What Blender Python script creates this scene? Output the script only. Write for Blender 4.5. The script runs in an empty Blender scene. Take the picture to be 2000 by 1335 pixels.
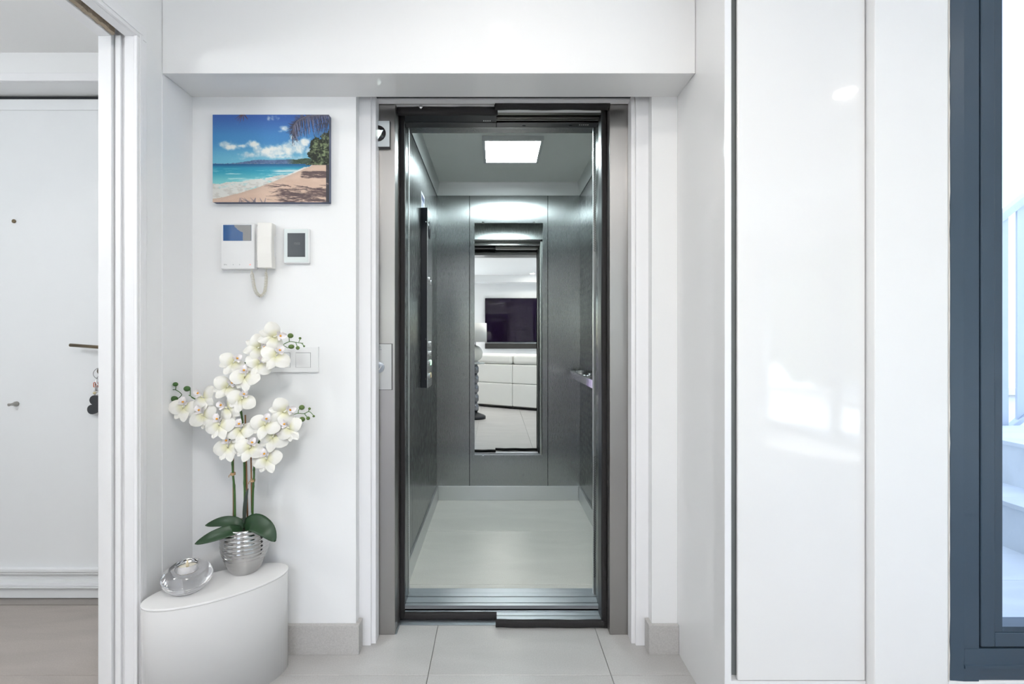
import bpy, math, random
import numpy as np
from mathutils import Vector, Matrix

random.seed(7)
S = bpy.context.scene
COL = S.collection

# ------------------------------------------------------------------ camera
F, CX, CY, H = 950.0, 967.0, 662.0, 1.14          # focal length and principal point in pixels of the 2000 px frame
cam = bpy.data.cameras.new('camera')
cam.sensor_width = 36.0
cam.lens = F / 2000.0 * 36.0
cam.shift_x = (1000.0 - CX) / 2000.0
cam.shift_y = -(667.5 - CY) / 2000.0
cam.clip_start = 0.02
cam_o = bpy.data.objects.new('camera', cam)
cam_o.location = (0, 0, H)
cam_o.rotation_euler = (math.pi / 2, 0, 0)
COL.objects.link(cam_o)
S.camera = cam_o

# ------------------------------------------------------------------ sky, sun, exposure
W = bpy.data.worlds.new('sky')
S.world = W
W.use_nodes = True
nt = W.node_tree
nt.nodes.clear()
sky = nt.nodes.new('ShaderNodeTexSky')
sky.sky_type = 'NISHITA'
sky.sun_disc = False
sky.sun_elevation = math.radians(52)
sky.sun_rotation = math.radians(200)
mixw = nt.nodes.new('ShaderNodeMix')
mixw.data_type = 'RGBA'
mixw.inputs['Factor'].default_value = 0.3
mixw.inputs['B'].default_value = (5.0, 5.0, 5.0, 1)
bgn = nt.nodes.new('ShaderNodeBackground')
bgn.inputs['Strength'].default_value = 0.48
wo = nt.nodes.new('ShaderNodeOutputWorld')
nt.links.new(sky.outputs['Color'], mixw.inputs['A'])
nt.links.new(mixw.outputs['Result'], bgn.inputs['Color'])
nt.links.new(bgn.outputs['Background'], wo.inputs['Surface'])

sun = bpy.data.lights.new('sun', 'SUN')
sun.energy = 24.0
sun.angle = math.radians(0.6)
sun.color = (1.0, 0.95, 0.88)
sun_o = bpy.data.objects.new('sun', sun)
sun_o.rotation_euler = Vector((0.35, 0.75, -0.60)).to_track_quat('-Z', 'Y').to_euler()
sun_o.location = (-6, -8, 12)
COL.objects.link(sun_o)


def portal(name, loc, aim, sx, sy):
    l = bpy.data.lights.new(name, 'AREA')
    l.shape = 'RECTANGLE'
    l.size, l.size_y = sx, sy
    l.cycles.is_portal = True
    o = bpy.data.objects.new(name, l)
    o.location = loc
    o.rotation_euler = Vector(aim).to_track_quat('-Z', 'Z').to_euler()
    COL.objects.link(o)


portal('daylight_front', (2.02, 1.47, 1.28), (0, -1, 0), 1.4, 2.2)
portal('daylight_back_left', (-1.335, -4.30, 1.53), (0, 1, 0), 1.7, 1.25)
portal('daylight_back_right', (2.6, -4.30, 1.53), (0, 1, 0), 1.4, 1.25)
portal('daylight_right', (3.72, -2.45, 1.12), (-1, 0, 0), 2.9, 2.2)

S.view_settings.view_transform = 'Standard'
S.view_settings.look = 'None'
S.view_settings.gamma = 1.0
S.view_settings.use_curve_mapping = False
S.view_settings.exposure = 0.80
DOWNLIGHT_W = 9.0
HALL_FILL_W = 13.0
FILL_W = 14.0
LED_STRENGTH = 24.0

# ------------------------------------------------------------------ helpers


def P(x, y, d):
    """world point that the photograph's pixel (x, y) shows at distance d"""
    return Vector(((x - CX) / F * d, d, H - (y - CY) / F * d))


def PX(x, d): return (x - CX) / F * d
def PZ(y, d): return H - (y - CY) / F * d


def srgb(r, g, b):
    def f(c):
        c /= 255.0
        return c / 12.92 if c <= 0.04045 else ((c + 0.055) / 1.055) ** 2.4
    return (f(r), f(g), f(b), 1.0)


MATS = {}


def mat(name, col, rough=0.5, metal=0.0, var=0.03, scale=6.0, bump=0.0, bscale=60.0, stretch=(1, 1, 1),
        aniso=0.0, spec=0.5, emit=None, estr=0.0, trans=0.0, ior=1.5, coat=0.0, sheen=0.0, rvar=0.0, sss=0.0):
    if name in MATS:
        return MATS[name]
    m = bpy.data.materials.new(name)
    m.use_nodes = True
    n, l = m.node_tree.nodes, m.node_tree.links
    b = n['Principled BSDF']
    c = tuple(col)[:3]
    tc = n.new('ShaderNodeTexCoord')
    mp = n.new('ShaderNodeMapping')
    mp.inputs['Scale'].default_value = stretch
    l.new(tc.outputs['Object'], mp.inputs['Vector'])
    no = n.new('ShaderNodeTexNoise')
    no.inputs['Scale'].default_value = scale
    no.inputs['Detail'].default_value = 5
    l.new(mp.outputs['Vector'], no.inputs['Vector'])
    mx = n.new('ShaderNodeMix')
    mx.data_type = 'RGBA'
    mx.inputs['A'].default_value = tuple(max(0, k * (1 - var)) for k in c) + (1,)
    mx.inputs['B'].default_value = tuple(min(1, k * (1 + var)) for k in c) + (1,)
    l.new(no.outputs['Fac'], mx.inputs['Factor'])
    l.new(mx.outputs['Result'], b.inputs['Base Color'])
    b.inputs['Roughness'].default_value = rough
    b.inputs['Metallic'].default_value = metal
    b.inputs['Specular IOR Level'].default_value = spec
    b.inputs['IOR'].default_value = ior
    b.inputs['Transmission Weight'].default_value = trans
    b.inputs['Coat Weight'].default_value = coat
    b.inputs['Coat Roughness'].default_value = 0.03
    b.inputs['Sheen Weight'].default_value = sheen
    b.inputs['Subsurface Weight'].default_value = sss
    if sss:
        b.inputs['Subsurface Radius'].default_value = (0.01, 0.01, 0.01)
    if rvar:
        mr = n.new('ShaderNodeMapRange')
        mr.inputs['To Min'].default_value = max(0, rough - rvar)
        mr.inputs['To Max'].default_value = rough + rvar
        l.new(no.outputs['Fac'], mr.inputs['Value'])
        l.new(mr.outputs['Result'], b.inputs['Roughness'])
    if aniso:
        b.inputs['Anisotropic'].default_value = aniso
        tg = n.new('ShaderNodeTangent')
        tg.direction_type = 'UV_MAP'
        tg.uv_map = 'UVMap'
        l.new(tg.outputs['Tangent'], b.inputs['Tangent'])
    if bump:
        nb = n.new('ShaderNodeTexNoise')
        nb.inputs['Scale'].default_value = bscale
        nb.inputs['Detail'].default_value = 3
        l.new(mp.outputs['Vector'], nb.inputs['Vector'])
        bp = n.new('ShaderNodeBump')
        bp.inputs['Strength'].default_value = bump
        bp.inputs['Distance'].default_value = 0.002
        l.new(nb.outputs['Fac'], bp.inputs['Height'])
        l.new(bp.outputs['Normal'], b.inputs['Normal'])
    if emit:
        b.inputs['Emission Color'].default_value = tuple(emit)[:3] + (1,)
        b.inputs['Emission Strength'].default_value = estr
    MATS[name] = m
    return m


def pane_mat(name, tint, refl=1.0):
    if name in MATS:
        return MATS[name]
    m = bpy.data.materials.new(name)
    m.use_nodes = True
    n, l = m.node_tree.nodes, m.node_tree.links
    n.remove(n['Principled BSDF'])
    out = n['Material Output']
    t = n.new('ShaderNodeBsdfTransparent')
    t.inputs['Color'].default_value = tuple(tint) + (1,)
    g = n.new('ShaderNodeBsdfGlossy')
    g.inputs['Roughness'].default_value = 0.0
    f = n.new('ShaderNodeLayerWeight')          # Schlick reflectance, the same on both faces of the pane
    f.inputs['Blend'].default_value = 0.5
    pw = n.new('ShaderNodeMath')
    pw.operation = 'POWER'
    pw.inputs[1].default_value = 5.0
    l.new(f.outputs['Facing'], pw.inputs[0])
    mu = n.new('ShaderNodeMath')
    mu.operation = 'MULTIPLY_ADD'
    mu.inputs[1].default_value = 0.96 * refl
    mu.inputs[2].default_value = 0.04 * refl
    l.new(pw.outputs[0], mu.inputs[0])
    s = n.new('ShaderNodeMixShader')
    l.new(mu.outputs[0], s.inputs['Fac'])
    l.new(t.outputs[0], s.inputs[1])
    l.new(g.outputs[0], s.inputs[2])
    l.new(s.outputs[0], out.inputs['Surface'])
    MATS[name] = m
    return m


def tile_mat(name, col, vein=0.04, dark=0.88, rough=0.38, vscale=(1.2, 3.5, 1)):
    if name in MATS:
        return MATS[name]
    m = bpy.data.materials.new(name)
    m.use_nodes = True
    n, l = m.node_tree.nodes, m.node_tree.links
    b = n['Principled BSDF']
    tc = n.new('ShaderNodeTexCoord')
    oi = n.new('ShaderNodeObjectInfo')
    ad = n.new('ShaderNodeVectorMath')
    ad.operation = 'ADD'
    l.new(tc.outputs['Object'], ad.inputs[0])
    sc = n.new('ShaderNodeVectorMath')
    sc.operation = 'SCALE'
    sc.inputs['Scale'].default_value = 17.0
    cmb = n.new('ShaderNodeCombineXYZ')
    l.new(oi.outputs['Random'], cmb.inputs['X'])
    l.new(oi.outputs['Random'], cmb.inputs['Y'])
    l.new(cmb.outputs[0], sc.inputs[0])
    l.new(sc.outputs[0], ad.inputs[1])
    mp = n.new('ShaderNodeMapping')
    mp.inputs['Scale'].default_value = vscale
    l.new(ad.outputs[0], mp.inputs['Vector'])
    big = n.new('ShaderNodeTexNoise')
    big.inputs['Scale'].default_value = 2.2
    big.inputs['Detail'].default_value = 6
    big.inputs['Distortion'].default_value = 0.8
    l.new(mp.outputs[0], big.inputs['Vector'])
    fine = n.new('ShaderNodeTexNoise')
    fine.inputs['Scale'].default_value = 220
    fine.inputs['Detail'].default_value = 4
    l.new(tc.outputs['Object'], fine.inputs['Vector'])
    rp = n.new('ShaderNodeValToRGB')
    rp.color_ramp.elements[0].position = 0.3
    rp.color_ramp.elements[1].position = 0.7
    c = tuple(col)[:3]
    rp.color_ramp.elements[0].color = tuple(k * dark for k in c) + (1,)
    rp.color_ramp.elements[1].color = tuple(min(1, k * (2 - dark)) for k in c) + (1,)
    l.new(big.outputs['Fac'], rp.inputs['Fac'])
    hs = n.new('ShaderNodeMix')
    hs.data_type = 'RGBA'
    hs.blend_type = 'OVERLAY'
    hs.inputs['Factor'].default_value = vein * 6
    l.new(rp.outputs['Color'], hs.inputs['A'])
    l.new(fine.outputs['Fac'], hs.inputs['B'])
    l.new(hs.outputs['Result'], b.inputs['Base Color'])
    b.inputs['Roughness'].default_value = rough
    bp = n.new('ShaderNodeBump')
    bp.inputs['Strength'].default_value = 0.08
    bp.inputs['Distance'].default_value = 0.001
    l.new(fine.outputs['Fac'], bp.inputs['Height'])
    l.new(bp.outputs['Normal'], b.inputs['Normal'])
    MATS[name] = m
    return m


class MB:
    def __init__(s):
        s.v, s.f, s.sm = [], [], []

    def add(s, vs, fs, smooth=False):
        o = len(s.v)
        s.v += [tuple(p) for p in vs]
        s.f += [tuple(i + o for i in q) for q in fs]
        s.sm += [smooth] * len(fs)
        return s

    def box(s, x0, x1, y0, y1, z0, z1):
        x0, x1 = min(x0, x1), max(x0, x1)
        y0, y1 = min(y0, y1), max(y0, y1)
        z0, z1 = min(z0, z1), max(z0, z1)
        return s.add([(x0, y0, z0), (x1, y0, z0), (x1, y1, z0), (x0, y1, z0),
                      (x0, y0, z1), (x1, y0, z1), (x1, y1, z1), (x0, y1, z1)],
                     [(0, 3, 2, 1), (4, 5, 6, 7), (0, 1, 5, 4), (1, 2, 6, 5), (2, 3, 7, 6), (3, 0, 4, 7)])

    def prism(s, poly, axis, a0, a1):
        """extrude a 2-D polygon (list of pairs) along an axis 'x' | 'y' | 'z'"""
        n = len(poly)

        def mk(p, a):
            return {'x': (a, p[0], p[1]), 'y': (p[0], a, p[1]), 'z': (p[0], p[1], a)}[axis]
        vs = [mk(p, a0) for p in poly] + [mk(p, a1) for p in poly]
        fs = [tuple(range(n)), tuple(reversed(range(n, 2 * n)))]
        fs += [(i, n + i, n + (i + 1) % n, (i + 1) % n) for i in range(n)]
        return s.add(vs, fs)

    def lathe(s, prof, c=(0, 0, 0), n=32, sx=1.0, sy=1.0, axis='z'):
        vs, fs = [], []
        for (r, z) in prof:
            for k in range(n):
                a = 2 * math.pi * k / n
                q = (r * math.cos(a) * sx, r * math.sin(a) * sy, z)
                if axis == 'y':
                    q = (q[0], -q[2], q[1])
                elif axis == 'x':
                    q = (q[2], q[0], q[1])
                vs.append((c[0] + q[0], c[1] + q[1], c[2] + q[2]))
        for i in range(len(prof) - 1):
            for k in range(n):
                fs.append((i * n + k, i * n + (k + 1) % n, (i + 1) * n + (k + 1) % n, (i + 1) * n + k))
        if prof[0][0] > 1e-6:
            fs.append(tuple(reversed(range(n))))
        if prof[-1][0] > 1e-6:
            m = (len(prof) - 1) * n
            fs.append(tuple(range(m, m + n)))
        return s.add(vs, fs, True)

    def tube(s, pts, r, n=8, closed=False):
        pts = [Vector(p) for p in pts]
        R = r if isinstance(r, (list, tuple)) else [r] * len(pts)
        vs, fs, ref = [], [], None
        m = len(pts)
        for i, p in enumerate(pts):
            a = pts[i - 1] if (i > 0 or closed) else p
            b = pts[(i + 1) % m] if (i < m - 1 or closed) else p
            t = (b - a).normalized()
            if ref is None:
                ref = t.orthogonal().normalized()
            ref = (ref - t * ref.dot(t))
            ref = ref.normalized() if ref.length > 1e-6 else t.orthogonal().normalized()
            bi = t.cross(ref)
            for k in range(n):
                g = 2 * math.pi * k / n
                vs.append(p + (ref * math.cos(g) + bi * math.sin(g)) * R[i])
        for i in range(m if closed else m - 1):
            j = (i + 1) % m
            for k in range(n):
                fs.append((i * n + k, i * n + (k + 1) % n, j * n + (k + 1) % n, j * n + k))
        if not closed:
            fs.append(tuple(reversed(range(n))))
            fs.append(tuple(range((m - 1) * n, m * n)))
        return s.add(vs, fs, True)

    def ball(s, c, r, n=14, m=8, sq=(1, 1, 1)):
        prof = [(max(1e-7, r * math.sin(math.pi * i / m)), -r * math.cos(math.pi * i / m)) for i in range(m + 1)]
        o = len(s.v)
        s.lathe(prof, (0, 0, 0), n)
        for i in range(o, len(s.v)):
            q = s.v[i]
            s.v[i] = (c[0] + q[0] * sq[0], c[1] + q[1] * sq[1], c[2] + q[2] * sq[2])
        return s

    def grid(s, fn, nu, nv, smooth=True):
        vs = [fn(i / nu, j / nv) for j in range(nv + 1) for i in range(nu + 1)]
        fs = [(j * (nu + 1) + i, j * (nu + 1) + i + 1, (j + 1) * (nu + 1) + i + 1, (j + 1) * (nu + 1) + i)
              for j in range(nv) for i in range(nu)]
        return s.add(vs, fs, smooth)

    def mesh(s, name, mats, off=(0, 0, 0), mi=None):
        me = bpy.data.meshes.new(name)
        o = off
        me.from_pydata([(p[0] - o[0], p[1] - o[1], p[2] - o[2]) for p in s.v], [], s.f)
        me.polygons.foreach_set('use_smooth', s.sm)
        for m in (mats if isinstance(mats, (list, tuple)) else [mats]):
            me.materials.append(m)
        if mi:
            me.polygons.foreach_set('material_index', mi)
        uv = me.uv_layers.new(name='UVMap')
        d = uv.data
        vs = me.vertices
        for p in me.polygons:
            nx, ny, nz = (abs(k) for k in p.normal)
            for li in p.loop_indices:
                c = vs[me.loops[li].vertex_index].co
                if nz >= nx and nz >= ny:
                    d[li].uv = (c.x, c.y)
                elif ny >= nx:
                    d[li].uv = (c.x, c.z)
                else:
                    d[li].uv = (c.y, c.z)
        me.update()
        return me

    def build(s, name, m, parent=None, bev=0.0, origin=None, local=False, seg=2, **props):
        off = (0, 0, 0) if local else (WORLD.get(parent.name, (0, 0, 0)) if parent else (origin or (0, 0, 0)))
        ob = bpy.data.objects.new(name, s.mesh(name, m, off))
        COL.objects.link(ob)
        if parent:
            ob.parent = parent
            WORLD[ob.name] = off
        else:
            ob.location = off
            WORLD[ob.name] = off
        if bev:
            b = ob.modifiers.new('bevel', 'BEVEL')
            b.width = bev
            b.segments = seg
            b.limit_method = 'ANGLE'
            b.angle_limit = math.radians(40)
        for k, val in props.items():
            ob[k] = val
        return ob


WORLD = {}


def tag(o, label, cat, group=None):
    o['label'] = label
    o['category'] = cat
    if group:
        o['group'] = group
    return o


def thing(name, loc, label, cat, group=None, rz=0.0):
    o = bpy.data.objects.new(name, None)
    o.empty_display_size = 0.05
    o.location = loc
    o.rotation_euler = (0, 0, rz)
    COL.objects.link(o)
    WORLD[o.name] = tuple(loc)
    return tag(o, label, cat, group)


def struct(name, label=None, loc=(0, 0, 0)):
    o = bpy.data.objects.new(name, None)
    o.empty_display_size = 0.05
    o.location = loc
    COL.objects.link(o)
    WORLD[o.name] = tuple(loc)
    o['kind'] = 'structure'
    if label:
        o['label'] = label
    return o


def sbox(name, m, *boxes, label=None, bev=0.0, parent=None):
    b = MB()
    for q in boxes:
        b.box(*q)
    o = b.build(name, m, parent, bev=bev)
    if not parent:
        o['kind'] = 'structure'
    if label:
        o['label'] = label
    return o


def B(*q):
    return MB().box(*q)


def clone(o, parent=None):
    c = o.copy()
    COL.objects.link(c)
    if parent:
        c.parent = parent
    WORLD[c.name] = WORLD.get(o.name, (0, 0, 0))
    for ch in o.children:
        clone(ch, c)
    return c


def spline(pts, n=6):
    """Catmull-Rom through points"""
    p = [Vector(q) for q in pts]
    p = [p[0] * 2 - p[1]] + p + [p[-1] * 2 - p[-2]]
    out = []
    for i in range(1, len(p) - 2):
        for k in range(n):
            t = k / n
            out.append(0.5 * ((2 * p[i]) + (p[i + 1] - p[i - 1]) * t + (2 * p[i - 1] - 5 * p[i] + 4 * p[i + 1] - p[i + 2]) * t * t
                              + (3 * p[i] - p[i - 1] - 3 * p[i + 1] + p[i + 2]) * t ** 3))
    out.append(p[-2])
    return out


# ------------------------------------------------------------------ materials
WHITE = mat('wall_paint', (0.86, 0.865, 0.87), 0.6, var=0.006, bump=0.04, bscale=140)
CEIL = mat('ceiling_paint', (0.87, 0.868, 0.862), 0.7, var=0.005)
TRIMW = mat('white_lacquer_trim', (0.86, 0.86, 0.875), 0.3, var=0.006)
GLOSS = mat('gloss_white_laminate', (0.83, 0.83, 0.83), 0.045, var=0.004, bump=0.008, bscale=40)
GLOSSEDGE = mat('gloss_white_edge', (0.85, 0.86, 0.88), 0.12, var=0.004)
SHADOWGAP = mat('painted_gap_grey', (0.28, 0.30, 0.30), 0.5, var=0.03)  # shade of the door gap put into the carcass colour
TILE = tile_mat('porcelain_tile', (0.47, 0.46, 0.45), 0.03, 0.94, 0.32)
HALLTILE = tile_mat('hall_porcelain_tile', (0.42, 0.375, 0.345), 0.03, 0.9, 0.4, (1.0, 4.5, 1))
SKIRT = tile_mat('skirting_porcelain', (0.50, 0.485, 0.47), 0.04, 0.95, 0.45)
CABTILE = tile_mat('lift_floor_porcelain', (0.62, 0.61, 0.57), 0.04, 0.95, 0.38)
GROUT = mat('dark_grout', (0.11, 0.107, 0.105), 0.9)
STEEL = mat('brushed_steel', (0.40, 0.389, 0.378), 0.36, 1.0, var=0.02, scale=60, stretch=(14, 14, 0.25), aniso=0.6, bump=0.02, bscale=90, rvar=0.03)
CABSTEEL = mat('brushed_grey_steel', (0.33, 0.345, 0.345), 0.27, 1.0, var=0.012, scale=90, stretch=(14, 14, 0.25), aniso=0.9, bump=0.0, bscale=90, rvar=0.02)
KICK = mat('satin_aluminium', (0.66, 0.68, 0.68), 0.35, 1.0, var=0.03, scale=30, stretch=(0.3, 0.3, 12))
SILL = mat('sill_aluminium', (0.50, 0.53, 0.57), 0.45, 1.0, var=0.08, scale=20, stretch=(0.4, 14, 14), rvar=0.08)
RAIL = mat('polished_steel', (0.66, 0.66, 0.66), 0.16, 1.0, var=0.02)
FOAM = mat('black_foam_seal', (0.020, 0.018, 0.019), 0.85, var=0.4, scale=300, bump=0.5, bscale=500)
BLACK = mat('black_metal', (0.015, 0.017, 0.022), 0.35, var=0.1)
DARKSTEEL = mat('dark_steel', (0.16, 0.16, 0.165), 0.35, 1.0, var=0.05)
BEIGEMETAL = mat('galvanised_track', (0.30, 0.295, 0.27), 0.4, 1.0, var=0.05)
VOID = mat('shaft_concrete', (0.03, 0.03, 0.03), 0.9)
CABCEIL = mat('lift_ceiling_panel', (0.80, 0.83, 0.80), 0.45, var=0.02)
MIRROR = mat('mirror_silver', (0.79, 0.81, 0.79), 0.0, 1.0, var=0.0)
LED = mat('led_diffuser', (0.9, 0.95, 1.0), 0.4, emit=(0.82, 0.95, 0.97), estr=LED_STRENGTH)
PLASTIC = mat('white_plastic', (0.83, 0.835, 0.84), 0.3, var=0.005)
CREAMPL = mat('ivory_plastic', (0.80, 0.785, 0.75), 0.4, var=0.01)
ANTHRA = mat('anthracite_aluminium', (0.042, 0.070, 0.104), 0.38, var=0.05, scale=3)
ANTHRA2 = mat('anthracite_aluminium_bevel', (0.037, 0.063, 0.095), 0.38, var=0.05, scale=3)
GASKET = mat('black_gasket', (0.006, 0.008, 0.012), 0.6)
CAULK = mat('cream_sealant', (0.72, 0.68, 0.62), 0.7, var=0.06, scale=40)
PANE = pane_mat('window_glass', (0.93, 0.97, 1.0))
BRONZE = mat('bronze_metal', (0.20, 0.155, 0.10), 0.3, 1.0, var=0.1)
CHROME = mat('chrome', (0.75, 0.75, 0.76), 0.08, 1.0, var=0.01)
BRUSH = mat('tan_pile', (0.46, 0.38, 0.29), 0.95, var=0.2, scale=200)
DARKSLOT = mat('dark_slot', (0.10, 0.085, 0.07), 0.8)
LEATHER = mat('white_leather', (0.80, 0.80, 0.77), 0.42, var=0.02, bump=0.15, bscale=160)
SCREEN = mat('television_screen', (0.010, 0.005, 0.017), 0.04, var=0.0, spec=0.45)
CHARCOAL = mat('charcoal_fabric', (0.035, 0.032, 0.03), 0.7, var=0.1)
LAMPSHADE = mat('white_lampshade', (0.80, 0.80, 0.78), 0.7, var=0.01, stretch=(30, 30, 1))
STONEOUT = tile_mat('outdoor_stone', (0.70, 0.74, 0.78), 0.03, 0.92, 0.6)
OUTWHITE = mat('outdoor_render', (0.80, 0.82, 0.84), 0.8, var=0.01)
OUTPANEL = mat('railing_panel', (0.50, 0.56, 0.66), 0.5, var=0.03)

# ------------------------------------------------------------------ floor, one tile at a time
T = 0.6215
TX0, TY0 = -0.2275, 1.652
floor = sbox('floor', GROUT, (-3.4, 3.6, -4.3, 1.945, -0.12, -0.006), (-3.4, -1.22, 1.945, 2.09, -0.12, -0.006),
             label='pale grey porcelain tiled floor of the living room and hall')
GAP = 0.0018
tile_cache = {}


def tile_mesh(w, h, m, th=0.006):
    key = (round(w, 4), round(h, 4), m.name, th)
    if key not in tile_cache:
        c = 0.0012
        b = MB()
        z0, z1, z2 = -th, -c, 0.0
        a, d = w / 2, h / 2
        vs = [(-a, -d, z0), (a, -d, z0), (a, d, z0), (-a, d, z0), (-a, -d, z1), (a, -d, z1), (a, d, z1), (-a, d, z1),
              (-a + c, -d + c, z2), (a - c, -d + c, z2), (a - c, d - c, z2), (-a + c, d - c, z2)]
        fs = [(0, 3, 2, 1), (8, 9, 10, 11)]
        for o in (0, 4):
            fs += [(o + i, o + (i + 1) % 4, o + 4 + (i + 1) % 4, o + 4 + i) for i in range(4)]
        b.add(vs, fs)
        tile_cache[key] = b.mesh('floor_tile', m)
    return tile_cache[key]


def lay_tiles(parent, x0, x1, y0, y1, m, z=0.0, ox=TX0, oy=TY0, tx=T, ty=T, name='floor_tile', th=0.006):
    xs = [x0] + [ox + k * tx for k in range(-40, 40) if x0 + 0.01 < ox + k * tx < x1 - 0.01] + [x1]
    ys = [y0] + [oy + k * ty for k in range(-40, 40) if y0 + 0.01 < oy + k * ty < y1 - 0.01] + [y1]
    for i in range(len(xs) - 1):
        for j in range(len(ys) - 1):
            w, h = xs[i + 1] - xs[i] - GAP, ys[j + 1] - ys[j] - GAP
            o = bpy.data.objects.new(name, tile_mesh(w, h, m, th))
            pw = WORLD[parent.name]
            o.location = ((xs[i] + xs[i + 1]) / 2 - pw[0], (ys[j] + ys[j + 1]) / 2 - pw[1], z - pw[2])
            o.parent = parent
            COL.objects.link(o)
            WORLD[o.name] = tuple(o.location)


lay_tiles(floor, -1.225, 3.6, -0.3, 1.941, TILE)
lay_tiles(floor, -2.6, 3.6, -4.3, -0.3, TILE)
lay_tiles(floor, -3.3, -1.225, -0.3, 2.087, HALLTILE, oy=1.652, ox=-1.225 + 0.0, tx=0.9, ty=2.6)
sbox('threshold', mat('threshold_stone', (0.33, 0.30, 0.28), 0.5, var=0.05, scale=80), (-3.3, -1.24, 2.089, 2.20, -0.006, 0.0005), parent=floor)

# ------------------------------------------------------------------ room shell
CZ = 2.55
sbox('ceiling', CEIL, (-2.8, 3.8, -4.5, 1.95, CZ, CZ + 0.42), (-3.5, -1.22, -0.3, 2.35, 2.335, 2.55), label='white painted ceiling')
XL, XC, XR = -1.105, -0.507, 0.571
WY = 1.773
sbox('wall_front', WHITE, (XL - 0.1, XC, WY, 1.96, 0, CZ), (XR, 0.6645, WY, 1.96, 0, CZ), (XC, XR, WY, 1.96, 2.052, CZ),
     (0.6645, 1.30, 1.831, 1.96, 0, CZ),
     label='white wall around the lift opening')
sbox('wall_left', WHITE, (-1.2155, XL, 1.53, 2.03, 0, CZ), (-1.2155, XL, 0.46, 1.53, 2.112, CZ), (-1.2155, XL, -0.3, 0.46, 0, CZ),
     (-2.8, -1.2155, -0.3, -0.2, 0, CZ), (-2.8, -2.6, -4.4, -0.3, 0, CZ), label='white wall on the left with the pocket door opening')
sbox('wall_right', WHITE, (3.6, 3.8, -4.4, -3.9, 0, CZ), (3.6, 3.8, -1.0, 1.6, 0, CZ), (3.6, 3.8, -3.9, -1.0, 2.25, CZ),
     label='white right hand wall with a sliding glass door')
FY = 1.38
WX0, WX1, WZ0, WZ1 = PX(1856, FY), 2.75, PZ(1330, FY), 2.42
sbox('wall_window', WHITE, (1.0775, WX0 - 0.004, FY, 1.60, 0, CZ), (WX1, 3.6, FY, 1.60, 0, CZ), (WX0 - 0.004, WX1, FY, 1.60, 0, WZ0),
     (WX0 - 0.004, WX1, FY, 1.60, WZ1, CZ), label='white wall strip between cabinet and grey window', bev=0.003)
BY = -4.2
sbox('wall_back', WHITE, (-2.6, -2.2, BY - 0.2, BY, 0, CZ), (-0.47, 1.9, BY - 0.2, BY, 0, CZ), (3.3, 3.6, BY - 0.2, BY, 0, CZ),
     (-2.2, -0.47, BY - 0.2, BY, 0, 0.9), (-2.2, -0.47, BY - 0.2, BY, 2.17, CZ),
     (1.9, 3.3, BY - 0.2, BY, 0, 0.9), (1.9, 3.3, BY - 0.2, BY, 2.17, CZ), label='white wall behind the television')
sbox('trim_1', WHITE, (-2.6, 3.6, BY, BY + 0.35, 2.40, CZ), label='boxed white ceiling drop above the television wall')
# hall shell
HY = 2.03
DXL, DXR = -2.62, -1.50
sbox('wall_hall', WHITE, (DXR, -1.2155, HY, 2.25, 0, 2.335), (-3.3, DXL, HY, 2.25, 0, 2.335), (DXL, DXR, HY, 2.25, 2.212, 2.335),
     (-3.5, -3.3, -0.3, 2.25, 0, 2.335), (-2.8, -3.3, -0.3, -0.2, 0, 2.335), label='white hall wall around the entrance door')
# lift shaft
sbox('wall_shaft', VOID, (-0.80, -0.70, 1.96, 3.8, -0.3, 2.9), (0.95, 1.05, 1.96, 3.8, -0.3, 2.9), (-0.70, 0.95, 3.7, 3.8, -0.3, 2.9),
     (-0.80, 1.05, 1.96, 3.8, 2.9, 3.0), (-0.80, 1.05, 1.96, 3.8, -0.4, -0.3), (-0.7, 0.95, 1.96, 2.0, 2.30, 2.9), label='dark concrete lift shaft')

# bulkhead above the lift
SZ, SY = 2.021, 1.613
bulk = struct('trim_2', 'white gloss bulkhead over the lift niche', (0, SY, SZ))
B(XL + 0.001, 0.664, SY, SY + 0.019, SZ, CZ).build('front_panel', GLOSS, bulk, bev=0.0015)
B(XL + 0.001, 0.664, SY + 0.0195, WY, SZ + 0.0015, SZ + 0.03).build('soffit_panel', GLOSS, bulk)
# niche lining on the left wall and skirtings
sbox('trim_3', mat('niche_lining', (0.84, 0.845, 0.855), 0.35, var=0.005), (XL, XL + 0.002, SY, WY, 0, SZ), label='white lining panel on the left side of the niche')
BF = 1.757
sbox('baseboard_left', SKIRT, (XL + 0.002, XC + 0.015, BF, WY, 0, 0.106), (XC, XC + 0.015, WY, 1.808, 0, 0.106), label='grey tile skirting left of the lift', bev=0.0012)
sbox('baseboard_right', SKIRT, (XR - 0.015, 0.664, BF, WY, 0, 0.106), (XR - 0.015, XR, WY, 1.808, 0, 0.106), label='grey tile skirting right of the lift', bev=0.0012)

# stepped white casing of the lift opening
cas = struct('trim_4', 'stepped white casing framing the lift opening', (0.03, 1.83, 0))
for (dy0, xl, xr, zt) in ((1.811, PX(724, 1.811), PX(1242, 1.811), 2.0515), (1.823, PX(734, 1.823), PX(1233, 1.823), 2.0515), (1.842, PX(736.5, 1.842), PX(1230.5, 1.842), 2.0445)):
    b = MB()
    dd = dy0 + (0.0115 if dy0 < 1.815 else 0.0185 if dy0 < 1.83 else 0.03)
    b.box(XC, xl, dy0, dd, 0, zt)
    b.build('casing_left', TRIMW, cas, bev=0.001)
    MB().box(xr, XR, dy0, dd, 0, zt).build('casing_right', TRIMW, cas, bev=0.001)
    if dy0 > 1.83:
        MB().box(XC, XR, dy0, dd, zt + 0.0003, 2.052).build('casing_head', TRIMW, cas)
B(XC, XR, 1.775, 1.841, 2.0507, 2.0512).build('painted_gap_shade', BLACK, cas)  # black strip painted in as the shaded line behind the soffit

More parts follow.
